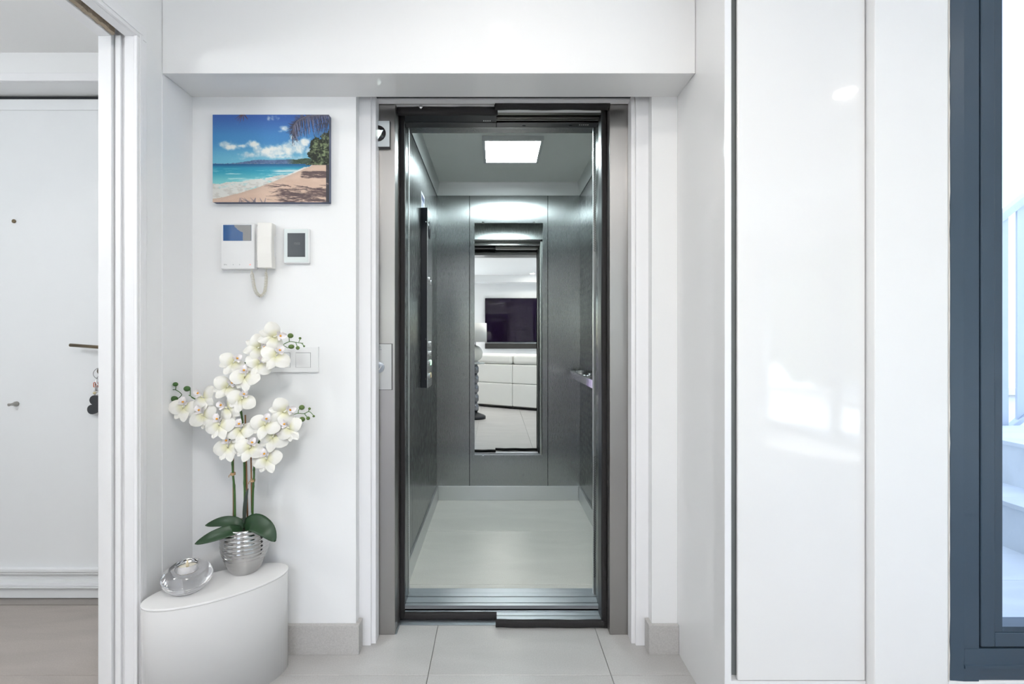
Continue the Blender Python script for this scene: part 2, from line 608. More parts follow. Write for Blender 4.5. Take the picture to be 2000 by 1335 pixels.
# ------------------------------------------------------------------ pocket door frame
PY = 1.49
HZ = 2.068
pk = struct('door_2', 'white pocket door frame on the left', (-1.16, PY, 0))
xa, xb, xc, xd = -1.2155, PX(217, PY), PX(243, PY), -1.104
# far jamb
B(xa - 0.001, xb, PY, 1.53, 0, HZ + 0.05).build('jamb', TRIMW, pk, bev=0.0015)
B(xc, xd, PY, 1.53, 0, HZ + 0.05).build('jamb', TRIMW, pk, bev=0.0015)
B(xb, xc, 1.507, 1.53, 0, HZ + 0.05).build('pocket_back', TRIMW, pk)
B(xb + 0.004, xb + 0.022, 1.499, 1.5068, 0, HZ + 0.01).build('sliding_door_edge', TRIMW, pk, bev=0.002)
# head
B(xa - 0.001, xb, 0.46, PY, HZ, HZ + 0.044).build('head', TRIMW, pk, bev=0.0015)
B(xc, xd, 0.46, PY, HZ, HZ + 0.044).build('head', TRIMW, pk, bev=0.0015)
B(xb, xc, 0.46, PY + 0.03, HZ + 0.040, HZ + 0.044).build('head_slot', DARKSLOT, pk)
bs = MB()
ny = 120
prev = None
pts = []
for i in range(ny + 1):
    y = 0.5 + (PY + 0.0 - 0.5) * i / ny
    w = 0.013 + random.uniform(-0.0015, 0.0015)
    zz = HZ + 0.002 + random.uniform(-0.002, 0.002)
    pts.append([(xb + 0.0005, y, HZ + 0.038), (xb + 0.0005, y, zz + 0.004), (xb + w * 0.5, y, zz), (xb + w, y, zz + 0.006), (xb + w * 0.9, y, HZ + 0.038)])
vs = [q for p in pts for q in p]
fs = [(i * 5 + k, i * 5 + k + 1, (i + 1) * 5 + k + 1, (i + 1) * 5 + k) for i in range(ny) for k in range(4)]
bs.add(vs, fs)
bs.build('pile_strip', BRUSH, pk)
# near jamb
B(xa - 0.001, xd, 0.46, 0.50, 0, HZ).build('jamb', TRIMW, pk, bev=0.0015)
# architrave on the room side
ax = -1.094
for (q) in ((PY - 0.004, 1.528, 0, HZ + 0.0005), (0.44, 0.50, 0, HZ + 0.0005)):
    B(XL, ax, q[0], q[1], q[2], q[3]).build('architrave', TRIMW, pk, bev=0.002)
B(XL, ax, 0.44, 1.528, HZ + 0.001, HZ + 0.048).build('architrave', TRIMW, pk, bev=0.002)
B(ax, ax + 0.003, PY + 0.006, 1.508, 0, HZ + 0.0115).build('architrave_bead', TRIMW, pk, bev=0.001)
B(ax, ax + 0.003, 0.46, 1.508, HZ + 0.012, HZ + 0.030).build('architrave_bead', TRIMW, pk, bev=0.001)

# ------------------------------------------------------------------ entrance door
DY = 2.14
DOORW = mat('white_door_lacquer', (0.83, 0.845, 0.86), 0.35, var=0.006)
dr = struct('door_1', 'white entrance door seen through the pocket door opening', (-2.05, DY, 0))
B(DXL + 0.03, DXR - 0.03, DY, DY + 0.045, 0.004, 2.196).build('door_leaf', DOORW, dr, bev=0.003)
B(DXL + 0.03, DXR - 0.03, DY - 0.004, DY, 2.145, 2.19).build('top_rail', DOORW, dr, bev=0.002)
b = MB()
b.box(DXL + 0.03, DXR - 0.03, DY - 0.006, DY, 0.004, 0.085)
b.build('bottom_rail', DOORW, dr, bev=0.002)
b = MB()
b.box(DXL + 0.03, DXR - 0.03, DY - 0.020, DY - 0.006, 0.062, 0.070)
b.box(DXL + 0.03, DXR - 0.03, DY - 0.024, DY - 0.004, 0.056, 0.061)
b.build('rail_bead', DOORW, dr, bev=0.0015)
b = MB()
b.box(DXL + 0.03, DXR - 0.03, DY - 0.016, DY, 0.112, 0.124)
b.box(DXL + 0.03, DXR - 0.03, DY - 0.022, DY, 0.125, 0.139)
b.build('rail_moulding', DOORW, dr, bev=0.002)
B(DXL + 0.03, DXR - 0.03, DY + 0.01, DY + 0.04, 0.0, 0.0038).build('bottom_seal', GASKET, dr)
B(DXL, DXR, DY + 0.005, DY + 0.05, 2.197, 2.209).build('top_seal', GASKET, dr)
fr = MB()
fr.box(DXL - 0.001, DXR + 0.001, HY - 0.012, HY, 2.212, 2.245)
fr.build('frame_head', TRIMW, dr, bev=0.002)
MB().box(DXR, DXR + 0.06, HY - 0.012, HY, 0, 2.245).build('frame_side', TRIMW, dr, bev=0.002)
MB().box(DXL - 0.06, DXL, HY - 0.012, HY, 0, 2.245).build('frame_side', TRIMW, dr, bev=0.002)
p0, p1 = P(137, 673.5, 2.09), P(205, 678.5, 2.09)
h = MB()
h.tube([p0, p0 + (p1 - p0) * 0.97, p1 + Vector((0.012, 0, 0)), p1 + Vector((0.02, 0.02, -0.001)), p1 + Vector((0.02, 0.05, -0.001))], 0.0072, 10)
h.lathe([(0.024, 0.0), (0.024, 0.006), (0.012, 0.008)], (p1.x + 0.02, DY, p1.z - 0.001), 24, axis='y')
h.build('lever_handle', BRONZE, dr)
c = P(28, 432, DY)
MB().lathe([(0.0085, 0), (0.0085, 0.004), (0.006, 0.006), (0.003, 0.0045), (0.0001, 0.0045)], (c.x, DY, c.z), 20, axis='y').build('peephole', BRONZE, dr)
c = P(33, 788, DY)
k = MB()
k.lathe([(0.0105, 0), (0.0105, 0.008), (0.007, 0.012), (0.005, 0.030), (0.0065, 0.036), (0.0001, 0.040)], (c.x, DY, c.z), 20, axis='y')
k.build('door_stop_knob', mat('satin_nickel', (0.42, 0.41, 0.38), 0.3, 1.0), dr)
lc = P(199, 724, DY)
MB().lathe([(0.014, 0), (0.014, 0.01), (0.0001, 0.012)], (lc.x, DY, lc.z), 20, axis='y').build('lock_cylinder', BRONZE, dr)

# key ring hanging from the lock
kd = 2.118
kr = thing('key_ring', (PX(197, kd), kd, PZ(806, kd)), 'bunch of keys with grey glitter heart charm hanging on the entrance door', 'keys')


def ring(c, R, r, tiltx=0.0, sq=1.0, n=28):
    return [(c[0] + R * math.cos(2 * math.pi * i / n), c[1] + tiltx * math.sin(2 * math.pi * i / n), c[2] + R * sq * math.sin(2 * math.pi * i / n)) for i in range(n)]


q = P(195.5, 728.5, kd)
MB().tube(ring(q, 0.0295, 0.001, 0.004, 0.82), 0.0011, 6, closed=True).build('large_ring', DARKSTEEL, kr)
q = P(197, 742, kd)
MB().tube(ring(q, 0.021, 0.002, 0.006), 0.0022, 8, closed=True).build('small_ring', RAIL, kr)
q = P(196, 751, kd + 0.004)
MB().box(q.x - 0.028, q.x + 0.02, kd - 0.002, kd + 0.006, q.z - 0.012, q.z + 0.012).build('orange_tag', mat('orange_plastic', (0.50, 0.10, 0.03), 0.4), kr, bev=0.004)
m = MB()
for (xa_, ya_, xb_, yb_) in ((185, 747, 187, 763), (190, 746, 189, 762), (187, 763, 197, 762)):
    m.tube([P(xa_, ya_, kd - 0.006), P(xb_, yb_, kd - 0.006)], 0.0022, 8)
m.build('clasp', CHROME, kr)
m = MB()
for i in range(5):
    m.tube(ring(P(185.5 + (i % 2), 763 + i * 2.8, kd), 0.004, 0.001), 0.001, 5, closed=True)
m.tube(ring(P(191, 768, kd), 0.007, 0.001), 0.0016, 6, closed=True)
m.build('chain', CHROME, kr)
MB().ball(P(184.5, 767, kd - 0.003), 0.006).build('bead', mat('straw_bead', (0.6, 0.52, 0.33), 0.5), kr)
GLIT = mat('grey_glitter', (0.045, 0.048, 0.055), 0.35, 0.3, var=0.7, scale=500, bump=0.6, bscale=600)


def heart(cx_, cz_, w, rot, y0, y1):
    poly = []
    for i in range(40):
        t = 2 * math.pi * i / 40
        x = 16 * math.sin(t) ** 3
        z = 13 * math.cos(t) - 5 * math.cos(2 * t) - 2 * math.cos(3 * t) - math.cos(4 * t)
        x, z = x / 16 * w, z / 16 * w
        poly.append((cx_ + x * math.cos(rot) - z * math.sin(rot), cz_ + x * math.sin(rot) + z * math.cos(rot)))
    return MB().prism(poly, 'y', y0, y1)


hq = P(187.5, 791, kd)
heart(hq.x, hq.z, 0.042, math.radians(76), kd - 0.004, kd + 0.004).build('heart_charm', GLIT, kr, bev=0.002)

# ------------------------------------------------------------------ landing frame of the lift
SFY = 1.877
JL, JR, JZ = PX(771.5, SFY), PX(1191, SFY), 2.047
XCL, XCR = XC - 0.0, XR
lf = thing('lift_door_frame', (0.03, SFY, 0), 'brushed stainless steel landing door frame of the open lift', 'door frame')
b = MB()
b.prism([(XC, SFY), (JL, SFY), (JL, 2.04), (JL - 0.02, 2.04), (JL - 0.02, SFY + 0.03), (XC, SFY + 0.03)], 'z', 0, JZ + 0.09)
b.build('jamb', STEEL, lf, bev=0.002)
b = MB()
b.prism([(XR, SFY), (XR, SFY + 0.03), (JR + 0.02, SFY + 0.03), (JR + 0.02, 2.04), (JR, 2.04), (JR, SFY)], 'z', 0, JZ + 0.09)
b.build('jamb', STEEL, lf, bev=0.002)
B(JL - 0.001, JR + 0.001, SFY + 0.0005, SFY + 0.005, JZ, JZ + 0.09).build('head', STEEL, lf, bev=0.0008)
# underside of the header box, with dark channel and tracks
B(JL, JR, SFY + 0.0055, 2.04, JZ + 0.075, JZ + 0.09).build('header_box', BLACK, lf)
B(JL, 0.005, 1.934, 2.038, 2.049, JZ + 0.0745).build('door_panel_edge', BLACK, lf)
B(0.006, JR, 1.970, 1.986, 2.055, JZ + 0.0745).build('track', BEIGEMETAL, lf)
B(0.006, JR, 2.010, 2.020, 2.055, JZ + 0.0745).build('track', BEIGEMETAL, lf)
B(0.006, JR, 2.028, 2.038, 2.055, JZ + 0.0745).build('track', BEIGEMETAL, lf)
q = P(822, 209, 1.895)
MB().lathe([(0.0085, 0), (0.0085, 0.006), (0.006, 0.010), (0.0001, 0.010)], (q.x, 1.898, q.z), 16, axis='y').tube([(q.x, 1.898, q.z), (q.x, 1.94, q.z + 0.02)], 0.004).build('bolt', CHROME, lf)
# landing sill
SY0 = 1.941
b = MB()
b.box(JL - 0.015, JR + 0.015, SY0, SY0 + 0.020, -0.03, 0.002)
b.box(JL - 0.015, JR + 0.015, SY0 + 0.023, SY0 + 0.060, -0.03, 0.002)
b.box(JL - 0.015, JR + 0.015, SY0 + 0.064, 2.030, -0.03, 0.002)
b.box(JL - 0.015, JR + 0.015, 2.034, 2.041, -0.03, 0.002)
b.box(JL - 0.015, JR + 0.015, SY0, 2.041, -0.04, -0.015)
b.build('landing_sill', SILL, lf)
B(JL + 0.0005, JL + 0.006, SFY, SY0, 0, 0.0025).build('edge_strip', SILL, lf)


def foam_bar(a, bb, w, hgt, name, seed):
    """soft rectangular bar between two points, slightly uneven; w across, hgt along"""
    rnd = random.Random(seed)
    a, bb = Vector(a), Vector(bb)
    t = (bb - a).normalized()
    yv = Vector((0, 1, 0))
    s = t.cross(yv).normalized()
    n = 24
    vs, fs = [], []
    ph = rnd.uniform(0, 6)
    for i in range(n + 1):
        p = a.lerp(bb, i / n) + s * 0.0011 * math.sin(ph + i * 0.6) + yv * rnd.uniform(-0.0006, 0.0006)
        for k in range(8):
            g = 2 * math.pi * (k + 0.5) / 8
            cx_, cy_ = math.cos(g), math.sin(g)
            e = 0.45
            ex = math.copysign(abs(cx_) ** e, cx_)
            ey = math.copysign(abs(cy_) ** e, cy_)
            vs.append(p + s * ex * hgt / 2 + yv * ey * w / 2)
    for i in range(n):
        for k in range(8):
            fs.append((i * 8 + k, i * 8 + (k + 1) % 8, (i + 1) * 8 + (k + 1) % 8, (i + 1) * 8 + k))
    fs.append(tuple(reversed(range(8))))
    fs.append(tuple(range(n * 8, n * 8 + 8)))
    return MB().add(vs, fs, True).build(name, FOAM, lf)


foam_bar((JL + 0.010, 1.975, 0.012), (JL + 0.010, 1.975, 2.07), 0.024, 0.019, 'foam_seal', 1)
foam_bar((JR - 0.010, 1.932, 0.010), (JR - 0.010, 1.932, 2.06), 0.026, 0.019, 'foam_seal', 2)
B(JR - 0.012, JR - 0.0005, 1.950, 2.03, 0.003, 2.11).build('door_edge', BLACK, lf)
B(JL + 0.0005, JL + 0.010, 1.988, 2.03, 0.003, 2.11).build('door_edge', DARKSTEEL, lf)
xm = PX(970, 1.97)
foam_bar((JL + 0.002, 1.982, 0.0145), (xm, 1.982, 0.0145), 0.024, 0.024, 'foam_seal', 3)
foam_bar((PX(968, 1.925), 1.925, 0.0165), (JR - 0.001, 1.925, 0.0145), 0.022, 0.026, 'foam_seal', 4)
foam_bar((JL + 0.002, 1.917, 2.038), (PX(972, 1.917), 1.917, 2.038), 0.026, 0.028, 'foam_seal', 5)
foam_bar((PX(967, 1.885), 1.885, 2.047), (JR - 0.001, 1.885, 2.046), 0.040, 0.028, 'foam_seal', 6)
foam_bar((PX(969, 1.90), 1.905, 2.036), (PX(969, 1.90), 1.905, 2.075), 0.03, 0.012, 'foam_seal', 7)

# call plate on the left jamb
cp = thing('call_panel', (PX(745, 1.87), SFY, 1.05), 'brushed steel lift call panel with round down button on the left jamb', 'panel')
zt, zb = PZ(671.5, 1.873), PZ(760.5, 1.873)
xr_ = PX(765, 1.873)
B(xr_ - 0.10, xr_, 1.8725, SFY, zb, zt).build('plate', mat('plate_steel', (0.50, 0.50, 0.49), 0.4, 1.0, var=0.05, scale=40, stretch=(12, 12, 0.4), aniso=0.5), cp, bev=0.0007)
B(xr_ - 0.10, xr_ + 0.0022, 1.8757, 1.8768, zb - 0.0016, zt + 0.0016).build('painted_shadow_edge', BLACK, cp)  # black backing drawn as the shadow outline round the plate
bc = P(739.5, 717, 1.871)
bt = MB()
bt.lathe([(0.0215, 0), (0.0215, 0.002), (0.0205, 0.0028), (0.0001, 0.0028)], (bc.x, 1.8725, bc.z), 40, axis='y')
b_o = bt.build('button', mat('button_grey', (0.34, 0.37, 0.42), 0.35, 0.6, var=0.02), cp)
MB().tube(ring((bc.x, 1.8715, bc.z), 0.0222, 0), 0.0009, 6, closed=True).build('button_rim', CHROME, cp)
ch = MB()
for sx in (-1, 1):
    ch.prism([(bc.x, bc.z - 0.010), (bc.x + sx * 0.0105, bc.z + 0.006), (bc.x + sx * 0.0118, bc.z + 0.005), (bc.x + sx * 0.0, bc.z - 0.0135)][::sx], 'y', 1.8686, 1.8698)
ch.build('down_chevron', mat('chevron_white', (0.85, 0.84, 0.76), 0.4), cp)
lg = MB()
eq = P(740, 677.5, 1.872)
for dx, dz in ((-0.0028, -0.0012), (0.0028, -0.0012), (0, 0.003)):
    lg.tube(ring((eq.x + dx, 1.8722, eq.z + dz), 0.0042, 0, n=18), 0.0004, 4, closed=True)
for i in range(8):
    lg.box(eq.x - 0.010 + i * 0.0026, eq.x - 0.0082 + i * 0.0026, 1.8720, 1.8726, eq.z - 0.0105, eq.z - 0.0085)
lg.build('maker_emblem', mat('etched_grey', (0.12, 0.14, 0.17), 0.5), cp)

# floor indicator at top left
fi = thing('direction_indicator', (PX(748, 1.86), SFY, 1.87), 'square light grey lift direction indicator with a lit down arrow', 'indicator')
x1 = PX(761.5, 1.857)
z0, z1 = PZ(287, 1.857), PZ(235, 1.857)
B(x1 - 0.10, x1, 1.858, SFY, z0, z1).build('housing', mat('indicator_side', (0.07, 0.07, 0.08), 0.4), fi, bev=0.0015)
B(x1 - 0.0985, x1 - 0.0015, 1.8565, 1.858, z0 + 0.0015, z1 - 0.0015).build('face_plate', mat('indicator_face', (0.62, 0.66, 0.68), 0.3, var=0.01), fi, bev=0.001)
ic = P(738, 260.5, 1.857)
MB().lathe([(0.0305, 0), (0.0305, 0.0008), (0.0001, 0.0008)], (ic.x, 1.8565, ic.z), 48, axis='y').build('display_disc', mat('black_lens', (0.02, 0.018, 0.022), 0.15), fi)


def tri(cx_, cz_, r, up):
    a0 = math.pi / 2 if up else -math.pi / 2
    return [(cx_ + r * math.cos(a0 + k * 2 * math.pi / 3), cz_ + r * math.sin(a0 + k * 2 * math.pi / 3)) for k in range(3)]


dim = mat('arrow_unlit', (0.07, 0.085, 0.075), 0.3)
lit = mat('arrow_lit', (0.85, 1.0, 0.92), 0.4, emit=(0.85, 1.0, 0.93), estr=1.0)
litd = mat('arrow_tip', (0.70, 0.78, 0.78), 0.4, emit=(0.75, 0.85, 0.85), estr=0.35)
MB().prism(tri(ic.x, ic.z, 0.0235, True), 'y', 1.8551, 1.8557).build('up_arrow', dim, fi)
MB().prism(tri(ic.x, ic.z, 0.0245, False), 'y', 1.8545, 1.8551).build('down_arrow', litd, fi)
MB().prism([(ic.x + 0.0145 * math.cos(math.pi / 6 * 0 + k * math.pi / 3), ic.z + 0.0145 * math.sin(k * math.pi / 3)) for k in range(6)], 'y', 1.8539, 1.8545).build('arrow_centre', lit, fi)

# ------------------------------------------------------------------ lift car
CL, CR, CB = -0.414, 0.603, 3.45
car = thing('lift_car', (0.095, 2.85, -0.02), 'open lift car lined with brushed grey steel panels', 'lift')
CF = 2.224
lay_tiles(car, CL, CR, CF, CB, CABTILE, z=0.0, ox=CL - 0.0, tx=2.0, oy=2.263, ty=0.628, name='floor_tile', th=0.010)
B(CL - 0.05, CR + 0.05, CF, CB + 0.05, -0.06, -0.0105).build('floor_base', GROUT, car)
KZ, FZ = 0.10, 2.157
JT = 0.0018


def panel(x0, x1, y0, y1, z0, z1, m=CABSTEEL, name='wall_panel'):
    return B(x0, x1, y0, y1, z0, z1).build(name, m, car, bev=0.0006)


xs = [CL, PX(917, CB), PX(1070, CB), CR]
for i in range(3):
    panel(xs[i] + (JT if i else 0), xs[i + 1] - (JT if i < 2 else 0), CB, CB + 0.02, 0.02, 2.30)
for (a, bb) in ((CF + 0.012, 2.44 - JT), (2.44 + JT, CB + 0.02)):
    panel(CL - 0.02, CL, a, bb, 0.02, 2.30)
for (a, bb) in ((CF + 0.012, 2.44 - JT), (2.44 + JT, 3.22 - JT * 0.6), (3.22 + JT * 0.6, CB + 0.02)):
    panel(CR, CR + 0.02, a, bb, 0.02, 2.30)
B(CL - 0.035, CL - 0.021, CF, CB + 0.035, -0.02, 2.34).build('shell_side', BLACK, car)
B(CR + 0.021, CR + 0.035, CF, CB + 0.035, -0.02, 2.34).build('shell_side', BLACK, car)
B(CL - 0.035, CR + 0.035, CB + 0.021, CB + 0.035, -0.02, 2.34).build('shell_back', BLACK, car)
# kick plates
for q in ((CL + 0.013, CR - 0.013, CB - 0.012, CB, 0.001, KZ), (CL, CL + 0.012, CF + 0.02, CB, 0.001, KZ), (CR - 0.012, CR, CF + 0.02, CB, 0.001, KZ)):
    B(*q).build('kick_plate', KICK, car, bev=0.001)
# ceiling with a framed fascia
B(CL - 0.02, CR + 0.02, CF, CB + 0.02, 2.243, 2.33).build('ceiling_panel', CABCEIL, car)
fo = 0.010
FASC = mat('fascia_aluminium', (0.62, 0.65, 0.64), 0.4, 0.5, var=0.02)
b = MB()
b.prism([(CB - 0.002, FZ), (CB - 0.030, 2.243), (CB - 0.0005, 2.243)], 'x', CL + 0.004, CR - 0.004)
b.build('fascia', FASC, car)
for sx, xw in ((1, CL), (-1, CR)):
    q = [(xw + sx * 0.003, FZ), (xw + sx * 0.022, 2.243), (xw + sx * 0.0005, 2.243)]
    b = MB()
    b.prism(q if sx > 0 else q[::-1], 'y', CF + 0.10, CB - 0.003)
    b.build('fascia', FASC, car)
LX0, LX1, LY0, LY1 = PX(951, 2.97) - 0.004, PX(1047, 2.97), 2.655, 2.975
LZ = 2.243
b = MB()
w = 0.016
for q in ((LX0 - w, LX1 + w, LY0 - w, LY0), (LX0 - w, LX1 + w, LY1, LY1 + w), (LX0 - w, LX0, LY0, LY1), (LX1, LX1 + w, LY0, LY1)):
    b.box(*q, LZ - 0.024, LZ)
lamp_f = b.build('ceiling_light', mat('light_frame_grey', (0.62, 0.65, 0.65), 0.4), car, bev=0.001)
B(LX0, LX1, LY0, LY1, LZ - 0.020, LZ - 0.012).build('diffuser', LED, lamp_f)
# car sill with grooves
b = MB()
X0, X1 = JL - 0.02, JR + 0.02
for (a, bb) in ((2.079, 2.098), (2.103, 2.148), (2.154, 2.182), (2.1825, CF)):
    b.box(X0, X1, a, bb, -0.03, 0.002)
b.box(X0, X1, 2.079, CF, -0.05, -0.012)
b.build('car_sill', SILL, car)
# car front: return posts, header
POSTL, POSTR = -0.3835, 0.4370
b = MB()
b.box(CL - 0.034, POSTL - 0.012, 2.15, CF + 0.012, 0.002, 2.20)
b.build('front_return', CABSTEEL, car, bev=0.001)
MB().box(POSTR + 0.018, CR + 0.034, 2.15, CF + 0.012, 0.002, 2.20).build('front_return', CABSTEEL, car, bev=0.001)
B(-0.44, POSTL - 0.0005, 2.085, 2.148, 0.003, 2.10).build('car_door_edge', CABSTEEL, car, bev=0.002)
B(POSTR + 0.004, 0.60, 2.085, 2.110, 0.003, 2.10).build('car_door_edge', CABSTEEL, car, bev=0.002)
B(POSTR + 0.006, 0.60, 2.116, 2.140, 0.003, 2.10).build('car_door_edge', CABSTEEL, car, bev=0.002)
# car header pieces
B(X0, 0.005, 2.079, 2.124, 2.0635, 2.20).build('header_plate', DARKSTEEL, car, bev=0.001)
B(0.006, X1, 2.079, 2.124, 2.0638, 2.20).build('header_plate', DARKSTEEL, car, bev=0.001)
B(X0, X1, 2.1245, 2.128, 2.0630, 2.20).build('header_lip', RAIL, car)
B(X0 + 0.02, X1 - 0.02, 2.150, CF + 0.012, 2.091, 2.20).build('header_lintel', CABSTEEL, car, bev=0.001)
B(CL, CR, CF + 0.0121, CF + 0.024, 2.091, 2.2425).build('transom_panel', CABSTEEL, car, bev=0.001)
B(X0, X1, 2.10, CF + 0.02, 2.20, 2.36).build('header_box', BLACK, car)
for (xx, n_) in ((944, 4), (1131, 5)):
    for i in range(n_):
        qx = PX(xx + i * 4, 2.03 if xx < 1000 else 2.10)
        if xx < 1000:
            B(qx, qx + 0.0045, 2.022, 2.030, 2.0482, 2.0489).build('stamped_mark', PLASTIC, lf)
        else:
            B(qx, qx + 0.0045, 2.094, 2.102, 2.0630, 2.0637).build('stamped_mark', PLASTIC, car)
for xx in (1023.5, 1114.5):
    MB().lathe([(0.0001, 0), (0.006, 0), (0.006, 0.0008)], (PX(xx, 2.10), 2.106, 2.0630), 16, sx=1.3, sy=0.8).build('header_slot', GASKET, car)
# light curtains: strip with a dense row of holes
for side, xx in ((-1, POSTL), (1, POSTR)):
    xs0, xs1 = (xx - 0.0115, xx - 0.001) if side < 0 else (xx + 0.001, xx + 0.0165)
    strip = B(xs0, xs1, 2.168, 2.19, 0.003, 2.083).build('light_curtain', KICK, car, bev=0.001)
    pf = MB()
    xh = xs1 - 0.0085 if side < 0 else xs0 + 0.0012
    k = 0
    z = 0.08
    while z < 2.06:
        if not (0.62 < z < 1.53):
            for c_ in (0, 1):
                xq = xh + c_ * 0.0035 + (0.0 if k % 2 == 0 else 0.0016)
                pf.box(xq, xq + 0.0022, 2.1672, 2.168, z, z + 0.0028)
        z += 0.0052
        k += 1
    o = pf.build('perforations', GASKET, strip)
    o['kind'] = 'stuff'
# handrail on the right wall
rx = 0.515
b = MB()
path = [(CR, 3.32, 0.905), (rx + 0.03, 3.325, 0.905), (rx, 3.30, 0.905), (rx, 2.9, 0.905), (rx, 2.50, 0.905), (rx + 0.02, 2.47, 0.905), (CR, 2.47, 0.905)]
pp = spline(path, 5)
vs, fs = [], []
for i, p in enumerate(pp):
    a = pp[max(0, i - 1)]
    c_ = pp[min(len(pp) - 1, i + 1)]
    t = (c_ - a).normalized()
    s_ = Vector((-t.y, t.x, 0)).normalized()
    for (u_, v_) in ((-0.007, -0.022), (0.007, -0.022), (0.007, 0.022), (-0.007, 0.022)):
        vs.append(p + s_ * u_ + Vector((0, 0, v_)))
for i in range(len(pp) - 1):
    for k in range(4):
        fs.append((i * 4 + k, i * 4 + (k + 1) % 4, (i + 1) * 4 + (k + 1) % 4, (i + 1) * 4 + k))
fs.append((3, 2, 1, 0))
fs.append(tuple(range((len(pp) - 1) * 4, len(pp) * 4)))
b.add(vs, fs)
hr = b.build('handrail', RAIL, car, bev=0.002)
for yy in (3.1, 2.68):
    MB().tube([(CR, yy, 0.905), (rx + 0.007, yy, 0.905)], 0.009, 12).lathe([(0.02, 0), (0.02, -0.006), (0.009, -0.008)], (CR, yy, 0.905), 20, axis='x').build('bracket', CHROME, hr)

# car operating panel
ox0, oy0, oy1 = CL, 2.715, 2.905
oz0, oz1 = PZ(757, 2.715), PZ(405, 2.715)
OPX = CL + 0.037
op = MB()
op.box(CL, OPX - 0.003, oy0, oy1, oz0, oz1)
opb = op.build('operating_panel', mat('panel_black', (0.012, 0.014, 0.022), 0.3), car, bev=0.002)
B(OPX - 0.003, OPX, oy0 - 0.001, oy1, oz0 - 0.002, oz1).build('face_plate', RAIL, opb, bev=0.0008)
bm = mat('button_steel', (0.75, 0.76, 0.78), 0.2, 0.8)


def op_button(y, zc, m=bm, r=0.016):
    o = MB().lathe([(r, 0), (r, 0.004), (r * 0.85, 0.006), (r * 0.55, 0.006), (0.0001, 0.0045)], (OPX, y, zc), 20, axis='x')
    return o.build('button', m, opb)


green = mat('button_lit_green', (0.5, 0.8, 0.6), 0.3, emit=(0.5, 1.0, 0.65), estr=0.9)
amber = mat('button_amber', (0.75, 0.6, 0.4), 0.3)
for zz, mm in ((PZ(671, 2.8), bm), (PZ(690, 2.8), bm), (PZ(708, 2.8), green), (PZ(733, 2.8), amber)):
    op_button(2.775, zz, bm)
    op_button(2.835, zz, mm)
op_button(2.775, PZ(547, 2.8), bm)
op_button(2.845, PZ(550, 2.8), bm)
MB().lathe([(0.05, 0), (0.05, 0.002), (0.0001, 0.002)], (OPX, 2.80, PZ(450, 2.8)), 32, axis='x').build('display', mat('dark_display', (0.02, 0.022, 0.028), 0.15), opb)
for zz in (oz1 - 0.08, 1.14, oz0 + 0.05):
    MB().tube([(OPX - 0.01, oy0 - 0.0005, zz), (OPX - 0.01, oy0 - 0.002, zz)], 0.002).build('screw', CHROME, opb)
# notice above the panel
sy0, sy1 = 2.72, 2.85
sz0, sz1 = PZ(404, 2.72), PZ(372, 2.72)
nt_ = B(CL, CL + 0.0012, sy0, sy1, sz0, sz1).build('notice', mat('notice_white', (0.8, 0.82, 0.84), 0.4), car)
nb_ = MB()
nb_.box(CL + 0.0012, CL + 0.0016, sy0 + 0.012, sy1 - 0.012, sz0 + 0.045, sz1 - 0.015)
nb_.build('print_block', mat('notice_navy', (0.03, 0.05, 0.16), 0.4), nt_)
nb_ = MB()
for i in range(4):
    nb_.box(CL + 0.0012, CL + 0.0016, sy0 + 0.012, sy1 - 0.02 - 0.02 * (i % 2), sz0 + 0.008 + i * 0.009, sz0 + 0.012 + i * 0.009)
nb_.build('print_lines', mat('notice_blue', (0.06, 0.10, 0.30), 0.4), nt_)

# mirror on the back wall
mr = thing('mirror', (PX(993, CB), CB, PZ(888, CB)), 'tall frameless mirror clipped to the back wall of the lift', 'mirror')
mx0, mx1, mz0, mz1 = PX(927, CB - 0.005), PX(1060, CB - 0.005), PZ(888, CB - 0.005), PZ(435, CB - 0.005)
B(mx0, mx1, CB - 0.005, CB, mz0, mz1).build('glass', MIRROR, mr)
for xx in (943, 1043):
    for zz, up in ((mz1, 1), (mz0, -1)):
        q = PX(xx, CB)
        MB().box(q - 0.010, q + 0.010, CB - 0.008, CB, zz - 0.004, zz + 0.007 * up + 0.002).build('clip', CHROME, mr, bev=0.001)

# ------------------------------------------------------------------ tall gloss cabinet on the right
KY = 1.41
tc_ = thing('tall_cabinet', (0.87, 1.6, 0), 'tall white high gloss cabinet right of the lift', 'cabinet')
B(0.665, PX(1428, KY), KY, 1.83, 0, CZ - 0.002).build('side_panel', GLOSS, tc_, bev=0.001)
B(0.6655, PX(1428, KY) - 0.0003, KY - 0.0012, KY - 0.0001, 0.0, CZ - 0.003).build('edge_band', GLOSSEDGE, tc_)
B(PX(1690, KY) - 0.01, 1.0768, KY + 0.012, KY + 0.0299, 0.150, CZ - 0.004).build('painted_gap_shade', BLACK, tc_)  # black strip painted in as the shade of the right door gap
B(PX(1428, KY) + 0.0003, 1.0765, KY + 0.030, 1.83, 0.0, CZ - 0.002).build('carcass', SHADOWGAP, tc_)
B(PX(1441, KY), PX(1690, KY), KY, KY + 0.0118, 0.150, CZ - 0.004).build('door', GLOSS, tc_, bev=0.003)
B(PX(1428, KY) + 0.0005, 1.0765, KY + 0.002, KY + 0.0295, 0, 0.148).build('plinth', TRIMW, tc_, bev=0.001)

# ------------------------------------------------------------------ grey window on the right
w1 = struct('window_1', 'anthracite grey window frame at the right edge', ((WX0 + WX1) / 2, FY, WZ0))


